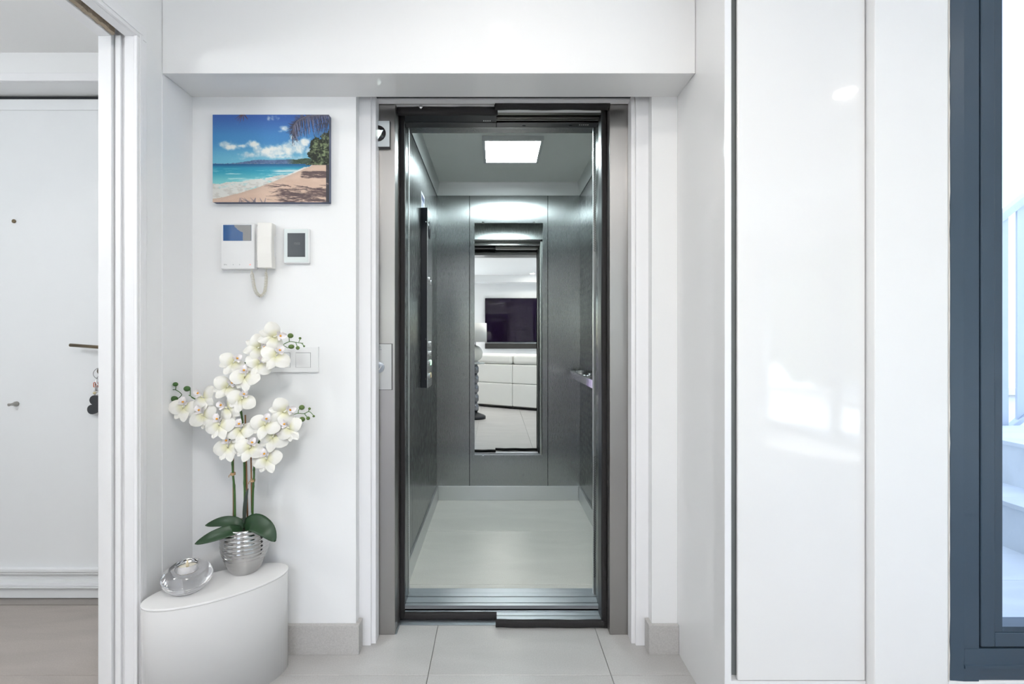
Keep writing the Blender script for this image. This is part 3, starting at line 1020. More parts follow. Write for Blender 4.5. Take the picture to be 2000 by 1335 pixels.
def frame_ring(name, x0, x1, z0, z1, w, y0, y1, m, parent, bev=0.0015):
    MB().box(x0, x0 + w, y0, y1, z0, z1).build(name, m, parent, bev=bev)
    MB().box(x1 - w, x1, y0, y1, z0, z1).build(name, m, parent, bev=bev)
    MB().box(x0 + w, x1 - w, y0, y1, z0, z0 + w).build(name, m, parent, bev=bev)
    MB().box(x0 + w, x1 - w, y0, y1, z1 - w, z1).build(name, m, parent, bev=bev)


fw = PX(1912, FY) - WX0
# bevelled outer frame: left stile as a prism with a sloping outer edge
sl = PX(1883, FY) - WX0
b = MB()
b.prism([(WX0, FY + 0.012), (WX0 + 0.004, FY + 0.004), (WX0 + sl, FY), (WX0 + fw, FY), (WX0 + fw, 1.45), (WX0, 1.45)], 'z', WZ0, WZ1)
b.build('frame', ANTHRA, w1)
b = MB()
b.prism([(WX1, FY + 0.012), (WX1, 1.45), (WX1 - fw, 1.45), (WX1 - fw, FY), (WX1 - sl, FY), (WX1 - 0.004, FY + 0.004)], 'z', WZ0, WZ1)
b.build('frame', ANTHRA, w1)
zf = PZ(1266, FY)
zr0, zr1 = PZ(1304, FY), PZ(1297, FY)
b = MB()
b.prism([(FY + 0.006, WZ0), (1.45, WZ0), (1.45, zf), (FY - 0.0004, zf), (FY - 0.0004, zr1), (FY - 0.004, zr1 - 0.002), (FY - 0.004, zr0), (FY + 0.0005, zr0 - 0.001)], 'x', WX0 + sl, WX1 - sl)
b.build('frame_sill', ANTHRA, w1)
b = MB()
b.box(WX0 + fw, WX1 - fw, FY, 1.45, WZ1 - fw, WZ1)
b.build('frame', ANTHRA, w1)
# groove, sash, bead, glass
gx = PX(1916, FY)
B(WX0 + fw, WX1 - fw, FY + 0.02, FY + 0.03, zf, WZ1 - fw).box(WX0 + fw, WX0 + fw + 0.1, FY + 0.02, FY + 0.03, zf, WZ1 - fw) if False else None
zs = PZ(1262.5, FY)
b = MB()
b.box(WX0 + fw - 0.001, gx + 0.01, FY + 0.018, 1.44, zf, WZ1 - fw)
b.box(WX0 + fw, WX1 - fw, FY + 0.018, 1.44, zf - 0.001, zs + 0.008)
b.build('gasket', GASKET, w1)
sw = PX(1943, FY) - gx
sx1_ = WX1 - fw - 0.005
zsb = PZ(1234.5, FY)
for q in ((gx, gx + sw, zs, WZ1 - fw - 0.005), (sx1_ - sw, sx1_, zs, WZ1 - fw - 0.005)):
    B(q[0], q[1], FY - 0.001, 1.445, q[2], q[3]).build('sash', ANTHRA, w1, bev=0.0025)
B(gx + sw, sx1_ - sw, FY - 0.001, 1.445, zs, zsb).build('sash', ANTHRA, w1, bev=0.0025)
B(gx + sw, sx1_ - sw, FY - 0.001, 1.445, WZ1 - fw - 0.005 - sw, WZ1 - fw - 0.005).build('sash', ANTHRA, w1, bev=0.0025)
bx = PX(1956, FY + 0.004)
zg = PZ(1222, FY + 0.004)
bw = bx - (gx + sw)
gz1 = WZ1 - fw - 0.005 - sw
for q in ((gx + sw + 0.0004, bx, zsb + 0.0004, gz1), (sx1_ - sw - bw, sx1_ - sw, zsb, gz1)):
    B(q[0], q[1], FY + 0.001, 1.43, q[2], q[3]).build('glazing_bead', ANTHRA2, w1, bev=0.001)
B(bx, sx1_ - sw - bw, FY + 0.001, 1.43, zsb + 0.0004, zg).build('glazing_bead', ANTHRA2, w1, bev=0.001)
B(bx, sx1_ - sw - bw, FY + 0.001, 1.43, gz1 - bw, gz1).build('glazing_bead', ANTHRA2, w1, bev=0.001)
B(bx - 0.004, sx1_ - sw - bw + 0.004, 1.418, 1.424, zg - 0.004, gz1 - bw + 0.004).build('pane', PANE, w1)
b = MB()
rnd = random.Random(3)
n = 60
vs, fs = [], []
for i in range(n + 1):
    z = WZ0 + (WZ1 - WZ0) * i / n
    wv = 0.0045 + rnd.uniform(-0.0008, 0.0012)
    vs += [(WX0 - 0.0062, FY - 0.0008, z), (WX0 - 0.0062 + wv, FY - 0.0008 + rnd.uniform(0, 0.001), z), (WX0 - 0.0005, FY + 0.011, z)]
for i in range(n):
    for k in range(2):
        fs.append((i * 3 + k, i * 3 + k + 1, i * 3 + k + 4, i * 3 + k + 3))
b.add(vs, fs)
b.build('sealant_bead', CAULK, w1)

# ------------------------------------------------------------------ outside the grey window: terrace, steps, railing
TZ = 0.165
terr = struct('terrace', 'pale stone terrace outside the grey window')
sbase = MB().box(1.15, 7.0, 1.62, 6.5, -0.2, TZ - 0.012).build('slab', GROUT, terr)
lay_tiles(terr, 1.15, 2.40, 1.62, 4.4, STONEOUT, z=TZ, ox=1.15, oy=1.97, tx=1.25, ty=0.9, name='paving_slab', th=0.012)
st = thing('outdoor_staircase', (3.2, 2.4, TZ), 'pale grey stone steps climbing outside the grey window', 'stairs')
stp = [(2.397, TZ, 0.382), (2.685, 0.382, 0.608), (2.973, 0.608, 0.825), (3.261, 0.825, 1.04)]
for (xx, za, zb_) in stp[:2]:
    B(xx, 4.6, 1.65, 3.0, za, zb_ - 0.022).build('riser', STONEOUT, st)
    B(xx - 0.012, 4.6, 1.64, 3.0, zb_ - 0.0215, zb_).build('tread', STONEOUT, st, bev=0.002)
RD = 3.05
rl = thing('outdoor_railing', (3.3, RD, 0.4), 'pale blue grey sloping panel railing beside the outdoor steps', 'railing')
ra, rb = P(1957, 421, RD), P(2040, 350, RD)
dirv = (rb - ra)
dirv.y = 0
sl_ = 0.80


def slope_bar(name, xa_, xb_, z_at, h_, y0, y1, m=OUTPANEL):
    x_ref = ra.x
    poly = [(xa_, z_at + (xa_ - x_ref) * sl_ - h_ / 2), (xb_, z_at + (xb_ - x_ref) * sl_ - h_ / 2), (xb_, z_at + (xb_ - x_ref) * sl_ + h_ / 2), (xa_, z_at + (xa_ - x_ref) * sl_ + h_ / 2)]
    return MB().prism(poly, 'y', y0, y1).build(name, m, rl, bev=0.003)


zt_ = ra.z
zb_ = PZ(847, RD)
slope_bar('top_rail', ra.x - 0.5, ra.x + 0.9, zt_, 0.055, RD - 0.03, RD + 0.03)
slope_bar('bottom_rail', ra.x - 0.5, ra.x + 0.9, zb_, 0.035, RD - 0.02, RD + 0.02)
for (pa, pb) in ((1905, 1968), (1985, 2060)):
    xa_, xb_ = PX(pa, RD), PX(pb, RD)
    poly = [(xa_, zb_ + (xa_ - ra.x) * sl_ + 0.02), (xb_, zb_ + (xb_ - ra.x) * sl_ + 0.02), (xb_, zt_ + (xb_ - ra.x) * sl_ - 0.03), (xa_, zt_ + (xa_ - ra.x) * sl_ - 0.03)]
    MB().prism(poly, 'y', RD - 0.006, RD + 0.006).build('panel', OUTPANEL, rl)
lw = MB().box(3.4, 7.5, 4.4, 4.55, TZ, PZ(770, 4.4)).build('wall_terrace', OUTWHITE)
lw['kind'] = 'structure'
lw['label'] = 'low white terrace wall beyond the railing'
B(3.4, 7.5, 4.36, 4.6, PZ(770, 4.4), PZ(757, 4.4)).build('coping', STONEOUT, lw)

# ------------------------------------------------------------------ downlights, added fill lamps of room and hall
RING = mat('downlight_ring', (0.85, 0.85, 0.85), 0.3)
LENS = mat('downlight_lens', (1, 0.98, 0.94), 0.4, emit=(1.0, 0.96, 0.90), estr=110.0)
dls = [((0.03, 0.98), 'recessed ceiling downlight in front of the lift bulkhead', 0.03),
       ((2.0, 0.04), 'recessed ceiling downlight in front of the grey window', 0.03),
       ((0.80, -3.55), 'recessed ceiling downlight before the television wall', 0.5),
       ((-0.9, -1.6), 'added recessed fill downlight above the sofa', 1.0),  # this and the following downlights are unseen, added as room fill
       ((1.6, -1.5), 'added recessed fill downlight at the right above the seating', 0.3),
       ((-1.6, -2.6), 'added recessed fill downlight by the back left window', 1.0),
       ((2.45, -3.2), 'added recessed fill downlight by the back right window', 0.6)]
for (xy, lab, pwr) in dls:
    t = thing('downlight', (xy[0], xy[1], CZ), lab, 'ceiling light', 'recessed ceiling downlights')
    MB().lathe([(0.058, 0.0), (0.058, -0.004), (0.047, -0.006), (0.046, -0.002)], (0, 0, 0), 36).build('ring', RING, t, local=True)
    MB().lathe([(0.0001, -0.0035), (0.045, -0.0035), (0.045, -0.001)], (0, 0, 0), 36).build('lens', LENS, t, local=True)
    l = bpy.data.lights.new('downlight_lamp', 'SPOT')
    l.energy = DOWNLIGHT_W * 4 * pwr
    l.spot_size = math.radians(150)
    l.spot_blend = 1.0
    l.shadow_soft_size = 0.045
    l.color = (1.0, 0.965, 0.92)
    lo = bpy.data.objects.new('downlight_lamp', l)
    lo.parent = t
    lo.location = (0, 0, -0.03)
    COL.objects.link(lo)
cl_t = thing('added_fill_lamp', (0.10, -0.32, CZ), 'added unseen round fill lamp on the ceiling between the lift and the sofa', 'ceiling light')  # unseen lamp added as soft even fill for the lift wall
MB().lathe([(0.30, 0), (0.30, -0.035), (0.285, -0.045), (0.28, -0.035)], (0, 0, 0), 48).build('rim', RING, cl_t, local=True)
MB().lathe([(0.0001, -0.044), (0.20, -0.042), (0.28, -0.036)], (0, 0, 0), 48).build('diffuser', mat('added_fill_diffuser', (1, 1, 1), 0.4, emit=(1.0, 0.97, 0.93), estr=5.0), cl_t, local=True)
l = bpy.data.lights.new('added_fill_light', 'AREA')
l.shape = 'DISK'
l.size = 0.54
l.energy = FILL_W
l.color = (1.0, 0.968, 0.925)
lo = bpy.data.objects.new('added_fill_light', l)
lo.parent = cl_t
lo.location = (0, 0, -0.05)
COL.objects.link(lo)
hl = thing('hall_fill_lamp', (-2.1, 0.45, 2.335), 'added unseen round fill lamp on the entrance hall ceiling', 'ceiling light')  # unseen lamp added to brighten the hall and its door
MB().lathe([(0.15, 0), (0.15, -0.05), (0.13, -0.06)], (0, 0, 0), 36).build('base', RING, hl, local=True)
MB().lathe([(0.13, -0.055), (0.10, -0.075), (0.0001, -0.08)], (0, 0, 0), 36).build('diffuser', mat('hall_fill_diffuser', (1, 1, 1), 0.4, emit=(1.0, 0.97, 0.93), estr=8.0), hl, local=True)
l = bpy.data.lights.new('hall_fill_light', 'POINT')
l.energy = HALL_FILL_W
l.shadow_soft_size = 0.12
l.color = (0.94, 0.98, 1.0)
lo = bpy.data.objects.new('hall_fill_light', l)
lo.parent = hl
lo.location = (0, 0, -0.40)
COL.objects.link(lo)

# ------------------------------------------------------------------ oval side table
tx, ty = -0.902, 1.595
tz = 0.338
a_, b_ = 0.212, 0.103
ang = math.radians(37.5)
tb = thing('oval_table', (tx, ty, 0), 'white glossy oval drum side table in the niche corner', 'table')


def oval(scale, z, n=72):
    r = []
    for i in range(n):
        t = 2 * math.pi * i / n
        x, y = a_ * scale * math.cos(t), b_ * scale * math.sin(t)
        if scale < 1:
            x, y = (a_ - (1 - scale) * 0.1) * math.cos(t), (b_ - (1 - scale) * 0.1) * math.sin(t)
        r.append((tx + x * math.cos(ang) - y * math.sin(ang), ty + x * math.sin(ang) + y * math.cos(ang), z))
    return r


def oval_solid(levels, name, m):
    b = MB()
    n = 72
    vs = [p for (s_, z_) in levels for p in oval(s_, z_, n)]
    fs = [tuple(reversed(range(n)))]
    for i in range(len(levels) - 1):
        fs += [(i * n + k, i * n + (k + 1) % n, (i + 1) * n + (k + 1) % n, (i + 1) * n + k) for k in range(n)]
    b.add(vs, fs, True)
    k0 = (len(levels) - 1) * n
    b.add([vs[k0 + i] for i in range(n)], [tuple(range(n))], False)
    return b.build(name, m, tb)


TABLEW = mat('gloss_white_table', (0.83, 0.825, 0.82), 0.07, var=0.004)
oval_solid([(0.99, 0.0), (0.99, tz - 0.0075)], 'drum', TABLEW)
oval_solid([(0.98, tz - 0.0075), (0.998, tz - 0.006), (0.998, tz - 0.0012), (0.99, tz - 0.0002), (0.985, tz)], 'top', TABLEW)

# ------------------------------------------------------------------ glass candle holder
cxh, cyh = PX(366, 1.56), 1.56
GLASS = mat('clear_glass', (0.92, 0.92, 0.94), 0.0, trans=1.0, ior=1.46, var=0.0)
ca = thing('candle_holder', (cxh, cyh, tz), 'clear glass pebble shaped tealight holder on the white oval table', 'candle holder')
R_, Hh = 0.073, 0.085
prof = [(0.0001, 0.0), (0.035, 0.0), (0.050, 0.004)]
for i in range(1, 12):
    t = -0.9 + 1.75 * i / 12
    prof.append((R_ * math.cos(t) ** 0.8 if math.cos(t) > 0 else 0.01, Hh / 2 + Hh / 2 * math.sin(t)))
prof += [(0.036, Hh), (0.031, Hh - 0.001), (0.030, Hh - 0.006), (0.030, Hh - 0.030), (0.028, Hh - 0.033), (0.0001, Hh - 0.033)]
o = MB().lathe(prof, (cxh, cyh, tz + 0.0003), 56).build('glass_body', GLASS, ca)
tl = thing('tealight', (cxh, cyh, tz + Hh - 0.0325), 'cream tealight candle inside the glass holder', 'candle')
zc = tz + Hh - 0.0325
MB().lathe([(0.0285, 0), (0.029, 0.002), (0.029, 0.020), (0.0275, 0.0215), (0.020, 0.0195), (0.0001, 0.019)], (cxh, cyh, zc), 36).build('wax', mat('cream_wax', (0.82, 0.78, 0.66), 0.5, sss=0.2), tl)
MB().lathe([(0.0035, 0.0185), (0.0045, 0.024), (0.0042, 0.030), (0.0022, 0.039), (0.0001, 0.044)], (cxh, cyh, zc), 16).build('flame_tip', mat('ivory_flame', (0.80, 0.70, 0.50), 0.5, sss=0.2), tl)
MB().lathe([(0.0013, 0.018), (0.0013, 0.0225), (0.0001, 0.023)], (cxh + 0.001, cyh - 0.006, zc), 8).build('wick', GASKET, tl)

# ------------------------------------------------------------------ orchid in a ribbed silver pot
pxc, pyc = -0.868, 1.69
orc = thing('potted_orchid', (pxc, pyc, tz), 'white artificial orchid in a ribbed silver pot on the oval table', 'plant')
prof = []
ph = 0.160
nrib = 11
for i in range(0, 133):
    t = i / 132
    z = ph * t
    r = 0.042 + (0.0785 - 0.042) * math.sin(min(1, t / 0.66) * math.pi / 2) ** 0.85
    if t > 0.66:
        r -= 0.005 * ((t - 0.66) / 0.34) ** 2
    u = t * nrib % 1.0
    amp = 0.0024 * min(1.0, max(0.15, (t - 0.1) * 2.2))
    r += amp * (abs(math.sin(math.pi * u)) ** 0.7 - 0.5) if t > 0.06 else 0
    prof.append((r, z))
prof += [(prof[-1][0] - 0.001, ph + 0.001), (prof[-1][0] - 0.004, ph), (prof[-1][0] - 0.006, ph - 0.02), (0.0001, ph - 0.02)]
SILVER = mat('silver_glaze', (0.50, 0.495, 0.49), 0.12, 1.0, var=0.03)
MB().lathe(prof, (pxc, pyc, tz), 64).build('pot', SILVER, orc)
sl_m = MB()
rnd = random.Random(5)
sl_m.grid(lambda u, v: (pxc + 0.068 * (0.02 + u) * math.cos(v * 2 * math.pi) / 1.02, pyc + 0.068 * (0.02 + u) * math.sin(v * 2 * math.pi) / 1.02,
                        tz + ph - 0.012 + rnd.uniform(-0.004, 0.006)), 10, 28)
sl_m.build('soil', mat('dark_moss', (0.05, 0.04, 0.03), 0.95, var=0.5, scale=120, bump=0.6, bscale=200), orc)
OD = 1.675
GREEN = mat('orchid_stem_green', (0.055, 0.13, 0.03), 0.5, var=0.2, scale=30)
GREENL = mat('orchid_twig_green', (0.09, 0.19, 0.045), 0.5, var=0.2, scale=60)
LEAF = mat('orchid_leaf_green', (0.018, 0.052, 0.020), 0.42, var=0.2, scale=14)
LEAFD = mat('orchid_leaf_dark', (0.04, 0.055, 0.045), 0.5, var=0.2, scale=14)
STAKE = mat('cane_brown', (0.32, 0.16, 0.075), 0.6, var=0.15, scale=20, stretch=(8, 8, 0.5))
RAFFIA = mat('raffia_tan', (0.52, 0.34, 0.19), 0.8, var=0.2, scale=60)


def Z1(x, y, d=OD):
    return P(300 + x / 4.45, 600 + y / 4.45, d)


stems = [
    [P(459, 1018, OD), P(458, 960, OD), P(455, 925, OD), P(453, 890, OD), P(446, 850, OD), P(425, 812, OD - .01), P(400, 790, OD - .01), P(374, 775, OD - .01)],
    [P(478, 1022, OD), P(478, 960, OD), P(477, 900, OD), P(475, 840, OD), P(470, 800, OD), P(458, 760, OD), P(461, 728, OD), P(490, 700, OD), P(525, 685, OD), P(547, 674, OD)],
    [P(493, 1012, OD), P(494, 960, OD), P(496, 930, OD), P(497, 905, OD), P(506, 862, OD), P(525, 838, OD), P(556, 825, OD), P(578, 815, OD)]]
for s_ in stems:
    pts = spline(s_, 7)
    n = len(pts)
    MB().tube(pts, [0.0040 - 0.0019 * i / n + (0.0009 if i % 9 == 0 else 0) for i in range(n)], 8).build('stem', GREEN, orc)
for (xa_, ya_, xb_, yb_) in ((456.5, 1018, 455.5, 880), (483.5, 1018, 479, 810), (492, 1000, 490, 870)):
    MB().tube([P(xa_, ya_, OD + 0.007), P(xb_, yb_, OD + 0.007)], [0.0030, 0.0026], 8).build('stake', STAKE, orc)
for (xx, yy) in ((454.5, 925), (493, 938)):
    q = P(xx, yy, OD)
    b = MB()
    for k in range(3):
        b.tube(ring((q.x, q.y, q.z - 0.003 + k * 0.003), 0.0062, 0, 0.0, n=14) if False else [(q.x + 0.0062 * math.cos(g * 2 * math.pi / 12), q.y + 0.002 + 0.0085 * math.sin(g * 2 * math.pi / 12), q.z - 0.003 + k * 0.003) for g in range(12)], 0.0017, 5, closed=True)
    b.tube([q + Vector((-0.005, -0.005, 0)), q + Vector((-0.009, -0.007, -0.004)), q + Vector((-0.010, -0.006, -0.010))], 0.0014, 5)
    b.build('tie', RAFFIA, orc)


def Z2(x, y, d):
    return P(360 + x / 4.45, 860 + y / 4.45, d)


def leaf(pts, wid, nrm, name, m, fold=0.25, droop=0.0):
    ctr = spline(pts, 6)
    n = len(ctr)
    nrm = Vector(nrm).normalized()
    b = MB()
    K = 8

    def f(u, v):
        i = min(n - 1, int(round(v * (n - 1))))
        t = (ctr[min(n - 1, i + 1)] - ctr[max(0, i - 1)]).normalized()
        sd = t.cross(nrm).normalized()
        up = sd.cross(t)
        ss = u * 2 - 1
        w = wid * (math.sin(math.pi * min(0.985, (0.10 + 0.90 * v))) ** 0.62)
        if v > 0.97:
            w *= 0.45
        return ctr[i] + sd * ss * w / 2 + up * (abs(ss) ** 1.6) * w * fold
    b.grid(f, K, n - 1)
    o = b.build(name, m, orc)
    sm = o.modifiers.new('thick', 'SOLIDIFY')
    sm.thickness = 0.0016
    sm.offset = 0
    return o


leaf([Z2(520, 752, 1.665), Z2(440, 712, 1.655), Z2(320, 706, 1.655), Z2(182, 737, 1.66)], 0.038, (0.1, -0.75, 0.65), 'leaf', LEAF, 0.10)
leaf([Z2(500, 762, 1.655), Z2(400, 785, 1.62), Z2(240, 838, 1.60), Z2(92, 897, 1.60)], 0.043, (0.1, -0.72, 0.7), 'leaf', LEAF, 0.12)
leaf([Z2(525, 768, 1.655), Z2(600, 712, 1.63), Z2(710, 770, 1.605), Z2(792, 876, 1.60)], 0.060, (0.3, -0.78, 0.55), 'leaf', LEAF, 0.08)
leaf([Z2(525, 720, 1.655), Z2(535, 620, 1.65), Z2(546, 500, 1.65), Z2(556, 415, 1.655)], 0.020, (-0.5, -0.8, 0.1), 'leaf', LEAFD, 0.3)

# flowers: petals share mesh data
pet_m = bpy.data.materials.new('orchid_petal')
pet_m.use_nodes = True
n_, l_ = pet_m.node_tree.nodes, pet_m.node_tree.links
pb = n_['Principled BSDF']
tcn = n_.new('ShaderNodeTexCoord')
ln = n_.new('ShaderNodeVectorMath')
ln.operation = 'LENGTH'
l_.new(tcn.outputs['Object'], ln.inputs[0])
mrn = n_.new('ShaderNodeMapRange')
mrn.inputs['From Min'].default_value = 0.004
mrn.inputs['From Max'].default_value = 0.028
l_.new(ln.outputs['Value'], mrn.inputs['Value'])
nz = n_.new('ShaderNodeTexNoise')
nz.inputs['Scale'].default_value = 160
l_.new(tcn.outputs['Object'], nz.inputs['Vector'])
cr_ = n_.new('ShaderNodeValToRGB')
cr_.color_ramp.elements[0].color = (0.70, 0.68, 0.40, 1)
cr_.color_ramp.elements[1].color = (0.83, 0.815, 0.765, 1)
l_.new(mrn.outputs['Result'], cr_.inputs['Fac'])
l_.new(cr_.outputs['Color'], pb.inputs['Base Color'])
bpn = n_.new('ShaderNodeBump')
bpn.inputs['Strength'].default_value = 0.3
bpn.inputs['Distance'].default_value = 0.001
l_.new(nz.outputs['Fac'], bpn.inputs['Height'])
l_.new(bpn.outputs['Normal'], pb.inputs['Normal'])
pb.inputs['Roughness'].default_value = 0.65
pb.inputs['Subsurface Weight'].default_value = 0.15
pb.inputs['Subsurface Radius'].default_value = (0.004, 0.004, 0.003)
LIPM = mat('orchid_lip_speckled', (0.84, 0.79, 0.80), 0.6, var=0.22, scale=260)
ORANGE = mat('orchid_throat_orange', (0.80, 0.36, 0.02), 0.5)
COLM = mat('orchid_column_cream', (0.80, 0.78, 0.60), 0.5)


def petal_mesh(name, L, Wd, angle, cup, z0, blunt=0.55):
    ca_, sa_ = math.cos(angle), math.sin(angle)
    b = MB()

    def f(u, v):
        ss = u * 2 - 1
        r = 0.003 + L * v
        w = Wd * (math.sin(math.pi * (0.03 + 0.955 * v ** 0.8)) ** blunt)
        x = ss * w / 2
        y = r
        zz = z0 + cup * (v - v * v * 1.15) * L - 0.18 * ss * ss * w * (1 - 0.5 * v) + 0.0012 * math.sin(5 * v + 3 * ss)
        return (x * ca_ + y * sa_, -x * sa_ + y * ca_, zz)
    b.grid(f, 8, 9)
    return b.mesh(name, pet_m)


PET = [petal_mesh('petal', 0.050, 0.054, math.radians(96), 0.36, 0.002), petal_mesh('petal', 0.050, 0.054, math.radians(-96), 0.36, 0.002)]
SEP = [petal_mesh('sepal', 0.050, 0.034, math.radians(172), 0.3, -0.003), petal_mesh('sepal', 0.030, 0.022, math.radians(48), 0.2, -0.006),
       petal_mesh('sepal', 0.046, 0.030, math.radians(-146), 0.2, -0.006)]
lp = MB()
lp.grid(lambda u, v: ((u * 2 - 1) * 0.0075 * (0.5 + math.sin(math.pi * v)), 0.010 + 0.027 * v, 0.006 + 0.012 * math.sin(v * 2.4) + 0.004 * (u * 2 - 1) ** 2), 6, 6)
for sx in (-1, 1):
    lp.grid(lambda u, v: (sx * (0.003 + 0.012 * v), 0.008 + 0.012 * u, 0.006 + 0.011 * v * (1 - 0.3 * u) + 0.002 * math.sin(u * 4)), 4, 4)
LIPMESH = lp.mesh('lip', LIPM)
th_ = MB().ball((0, 0.0175, 0.0165), 0.0036, 10, 6, (1.1, 0.9, 0.9))
THMESH = th_.mesh('throat', ORANGE)
cl_ = MB().ball((0, 0.001, 0.006), 0.0042, 10, 6, (0.8, 1.1, 1.3))
COLMESH = cl_.mesh('flower', COLM)

flowers = [((1050, 255), (1118, 245), 0.0), ((912, 350), (968, 345), 0.0), ((1068, 418), (1100, 372), -0.012), ((697, 478), (742, 430), 0.0),
           ((920, 488), (950, 450), -0.006), ((797, 598), (797, 548), -0.014), ((645, 690), (697, 642), -0.004), ((772, 795), (798, 738), -0.010),
           ((262, 868), (268, 795), -0.002), ((432, 778), (392, 742), 0.004), ((432, 935), (405, 885), -0.002), ((645, 872), (592, 840), -0.012),
           ((575, 1018), (562, 960), -0.018), ((972, 1015), (992, 955), -0.018), ((1138, 905), (1192, 886), -0.004), ((1178, 1048), (1140, 1000), -0.004),
           ((1042, 1122), (1062, 1075), -0.006), ((757, 1065), (752, 1012), -0.006), ((648, 1208), (640, 1145), -0.008), ((838, 1218), (868, 1152), -0.024),
           ((985, 1315), (970, 1255), -0.012)]
rnd = random.Random(11)
for (cc, lpos, dz_) in flowers:
    base = Z1(cc[0], cc[1], OD - 0.022 + dz_)
    lx, lz = lpos[0] - cc[0], -(lpos[1] - cc[1])
    ld = math.hypot(lx, lz)
    nvec = Vector((lx / ld * 0.50 + 0.10, -1.0, lz / ld * 0.38 - 0.02)) + Vector((rnd.uniform(-.1, .1), 0, rnd.uniform(-.1, .1)))
    nvec.normalize()
    up = Vector((lx, 0, lz)).normalized()
    yv = (up - nvec * up.dot(nvec)).normalized()
    xv = yv.cross(nvec)
    M = Matrix((xv, yv, nvec)).transposed().to_4x4()
    sc_ = 0.94 + rnd.uniform(-0.05, 0.07)
    fl = bpy.data.objects.new('flower', COLMESH)
    fl.matrix_basis = Matrix.Translation(base - Vector(WORLD[orc.name])) @ M @ Matrix.Scale(sc_, 4)
    fl.parent = orc
    COL.objects.link(fl)
    for (nm, meshes) in (('petal', PET), ('sepal', SEP), ('lip', [LIPMESH]), ('throat', [THMESH])):
        for me_ in meshes:
            c_ = bpy.data.objects.new(nm, me_)
            c_.parent = fl
            c_.rotation_euler = (rnd.uniform(-0.12, 0.12), rnd.uniform(-0.12, 0.12), rnd.uniform(-0.10, 0.10)) if nm in ('petal', 'sepal') else (0, 0, 0)
            COL.objects.link(c_)
# pedicels linking flowers are hidden; bud sprays
BUD = mat('orchid_bud_green', (0.10, 0.165, 0.035), 0.45, var=0.35, scale=40)
BUDD = mat('orchid_bud_dark', (0.045, 0.125, 0.025), 0.45, var=0.3, scale=40)
sprays = [
    (BUD, OD, [[(1060, 350), (1110, 332), (1180, 298), (1250, 306), (1300, 312)], [(1180, 298), (1178, 262)], [(1130, 330), (1165, 350), (1185, 345)], [(1235, 303), (1250, 345)],
               [(1262, 302), (1274, 272)], [(1285, 310), (1308, 334)]],
     [(1190, 246, 25, 22), (1197, 341, 26, 20), (1253, 352, 17, 17), (1273, 268, 12, 11), (1308, 337, 9, 9)]),
    (BUDD, OD - 0.01, [[(330, 775), (305, 760), (318, 765), (318, 715)], [(205, 795), (232, 775), (242, 752), (192, 716), (145, 712), (122, 665)], [(192, 716), (194, 680)], [(145, 712), (102, 738)], [(132, 690), (112, 695)]],
     [(190, 668, 22, 19), (291, 706, 28, 24), (178, 793, 32, 23), (98, 741, 16, 14), (118, 660, 14, 12)]),
    (BUD, OD, [[(1225, 978), (1260, 980), (1290, 975)], [(1215, 930), (1256, 920), (1310, 922), (1352, 905), (1392, 940)], [(1256, 920), (1262, 890), (1285, 872)], [(1310, 922), (1340, 960)], [(1345, 905), (1355, 882)]],
     [(1288, 869, 25, 22), (1291, 972, 26, 22), (1343, 963, 17, 16), (1355, 880, 12, 11), (1392, 945, 11, 10)])]
for (m_, dpt, paths, buds) in sprays:
    b = MB()
    for pth in paths:
        pts = spline([Z1(x, y, dpt) for (x, y) in pth], 5) if len(pth) > 2 else [Z1(x, y, dpt) for (x, y) in pth]
        b.tube(pts, 0.0013, 6)
    b.build('bud_twig', GREENL if m_ is BUD else GREEN, orc)
    for (x, y, ra_, rb_) in buds:
        q = Z1(x, y, dpt)
        k = dpt / F / 4.45
        MB().ball(q, ra_ * k, 12, 8, (1.0, 0.9, rb_ / ra_)).build('bud', m_, orc)

# ------------------------------------------------------------------ beach canvas (print painted per vertex)
cd = 1.748
cx0, cx1, cz0, cz1 = PX(415, cd), PX(642.5, cd), PZ(394.5, cd), PZ(223.5, cd)
cv = thing('canvas_print', ((cx0 + cx1) / 2, WY, cz0), 'canvas print of a tropical beach with palm fronds hung on the niche wall', 'picture')
B(cx0, cx1, cd + 0.0015, WY, cz0, cz1).build('canvas_sides', mat('canvas_edge', (0.10, 0.12, 0.19), 0.7, var=0.4, scale=12), cv, bev=0.002)
NU, NV = 330, 246
rng = np.random.RandomState(4)


def vnoise(x, y, seed):
    r = np.random.RandomState(seed).rand(64, 64)
    xi, yi = np.floor(x).astype(int), np.floor(y).astype(int)
    fx, fy = x - xi, y - yi
    fx, fy = fx * fx * (3 - 2 * fx), fy * fy * (3 - 2 * fy)
    g = lambda a, b: r[a % 64, b % 64]
    return (g(xi, yi) * (1 - fx) + g(xi + 1, yi) * fx) * (1 - fy) + (g(xi, yi + 1) * (1 - fx) + g(xi + 1, yi + 1) * fx) * fy


def fbm(x, y, seed, o=5):
    s, a, t = 0, 0.5, 0
    for i in range(o):
        s = s + a * vnoise(x * 2 ** i + 3.1 * i, y * 2 ** i + 1.7 * i, seed + i)
        t += a
        a *= 0.55
    return s / t


U, V = np.meshgrid(np.linspace(0, 1, NU + 1), np.linspace(0, 1, NV + 1))
img = np.zeros((NV + 1, NU + 1, 3))


def rgb(*c): return np.array(c, float)


def lerp(a, b, t): return a + (b - a) * t[..., None]


def smooth(e0, e1, x):
    t = np.clip((x - e0) / (e1 - e0), 0, 1)
    return t * t * (3 - 2 * t)


def over(m, c):
    global img
    img = img + (c - img) * np.clip(m, 0, 1)[..., None]


t = np.clip(V / 0.56, 0, 1)
img = lerp(lerp(rgb(58, 98, 172), rgb(66, 130, 190), smooth(0, .5, t)), rgb(128, 190, 212), smooth(.5, 1, t))
over((1 - U) * 0.35 * t, rgb(70, 175, 205))
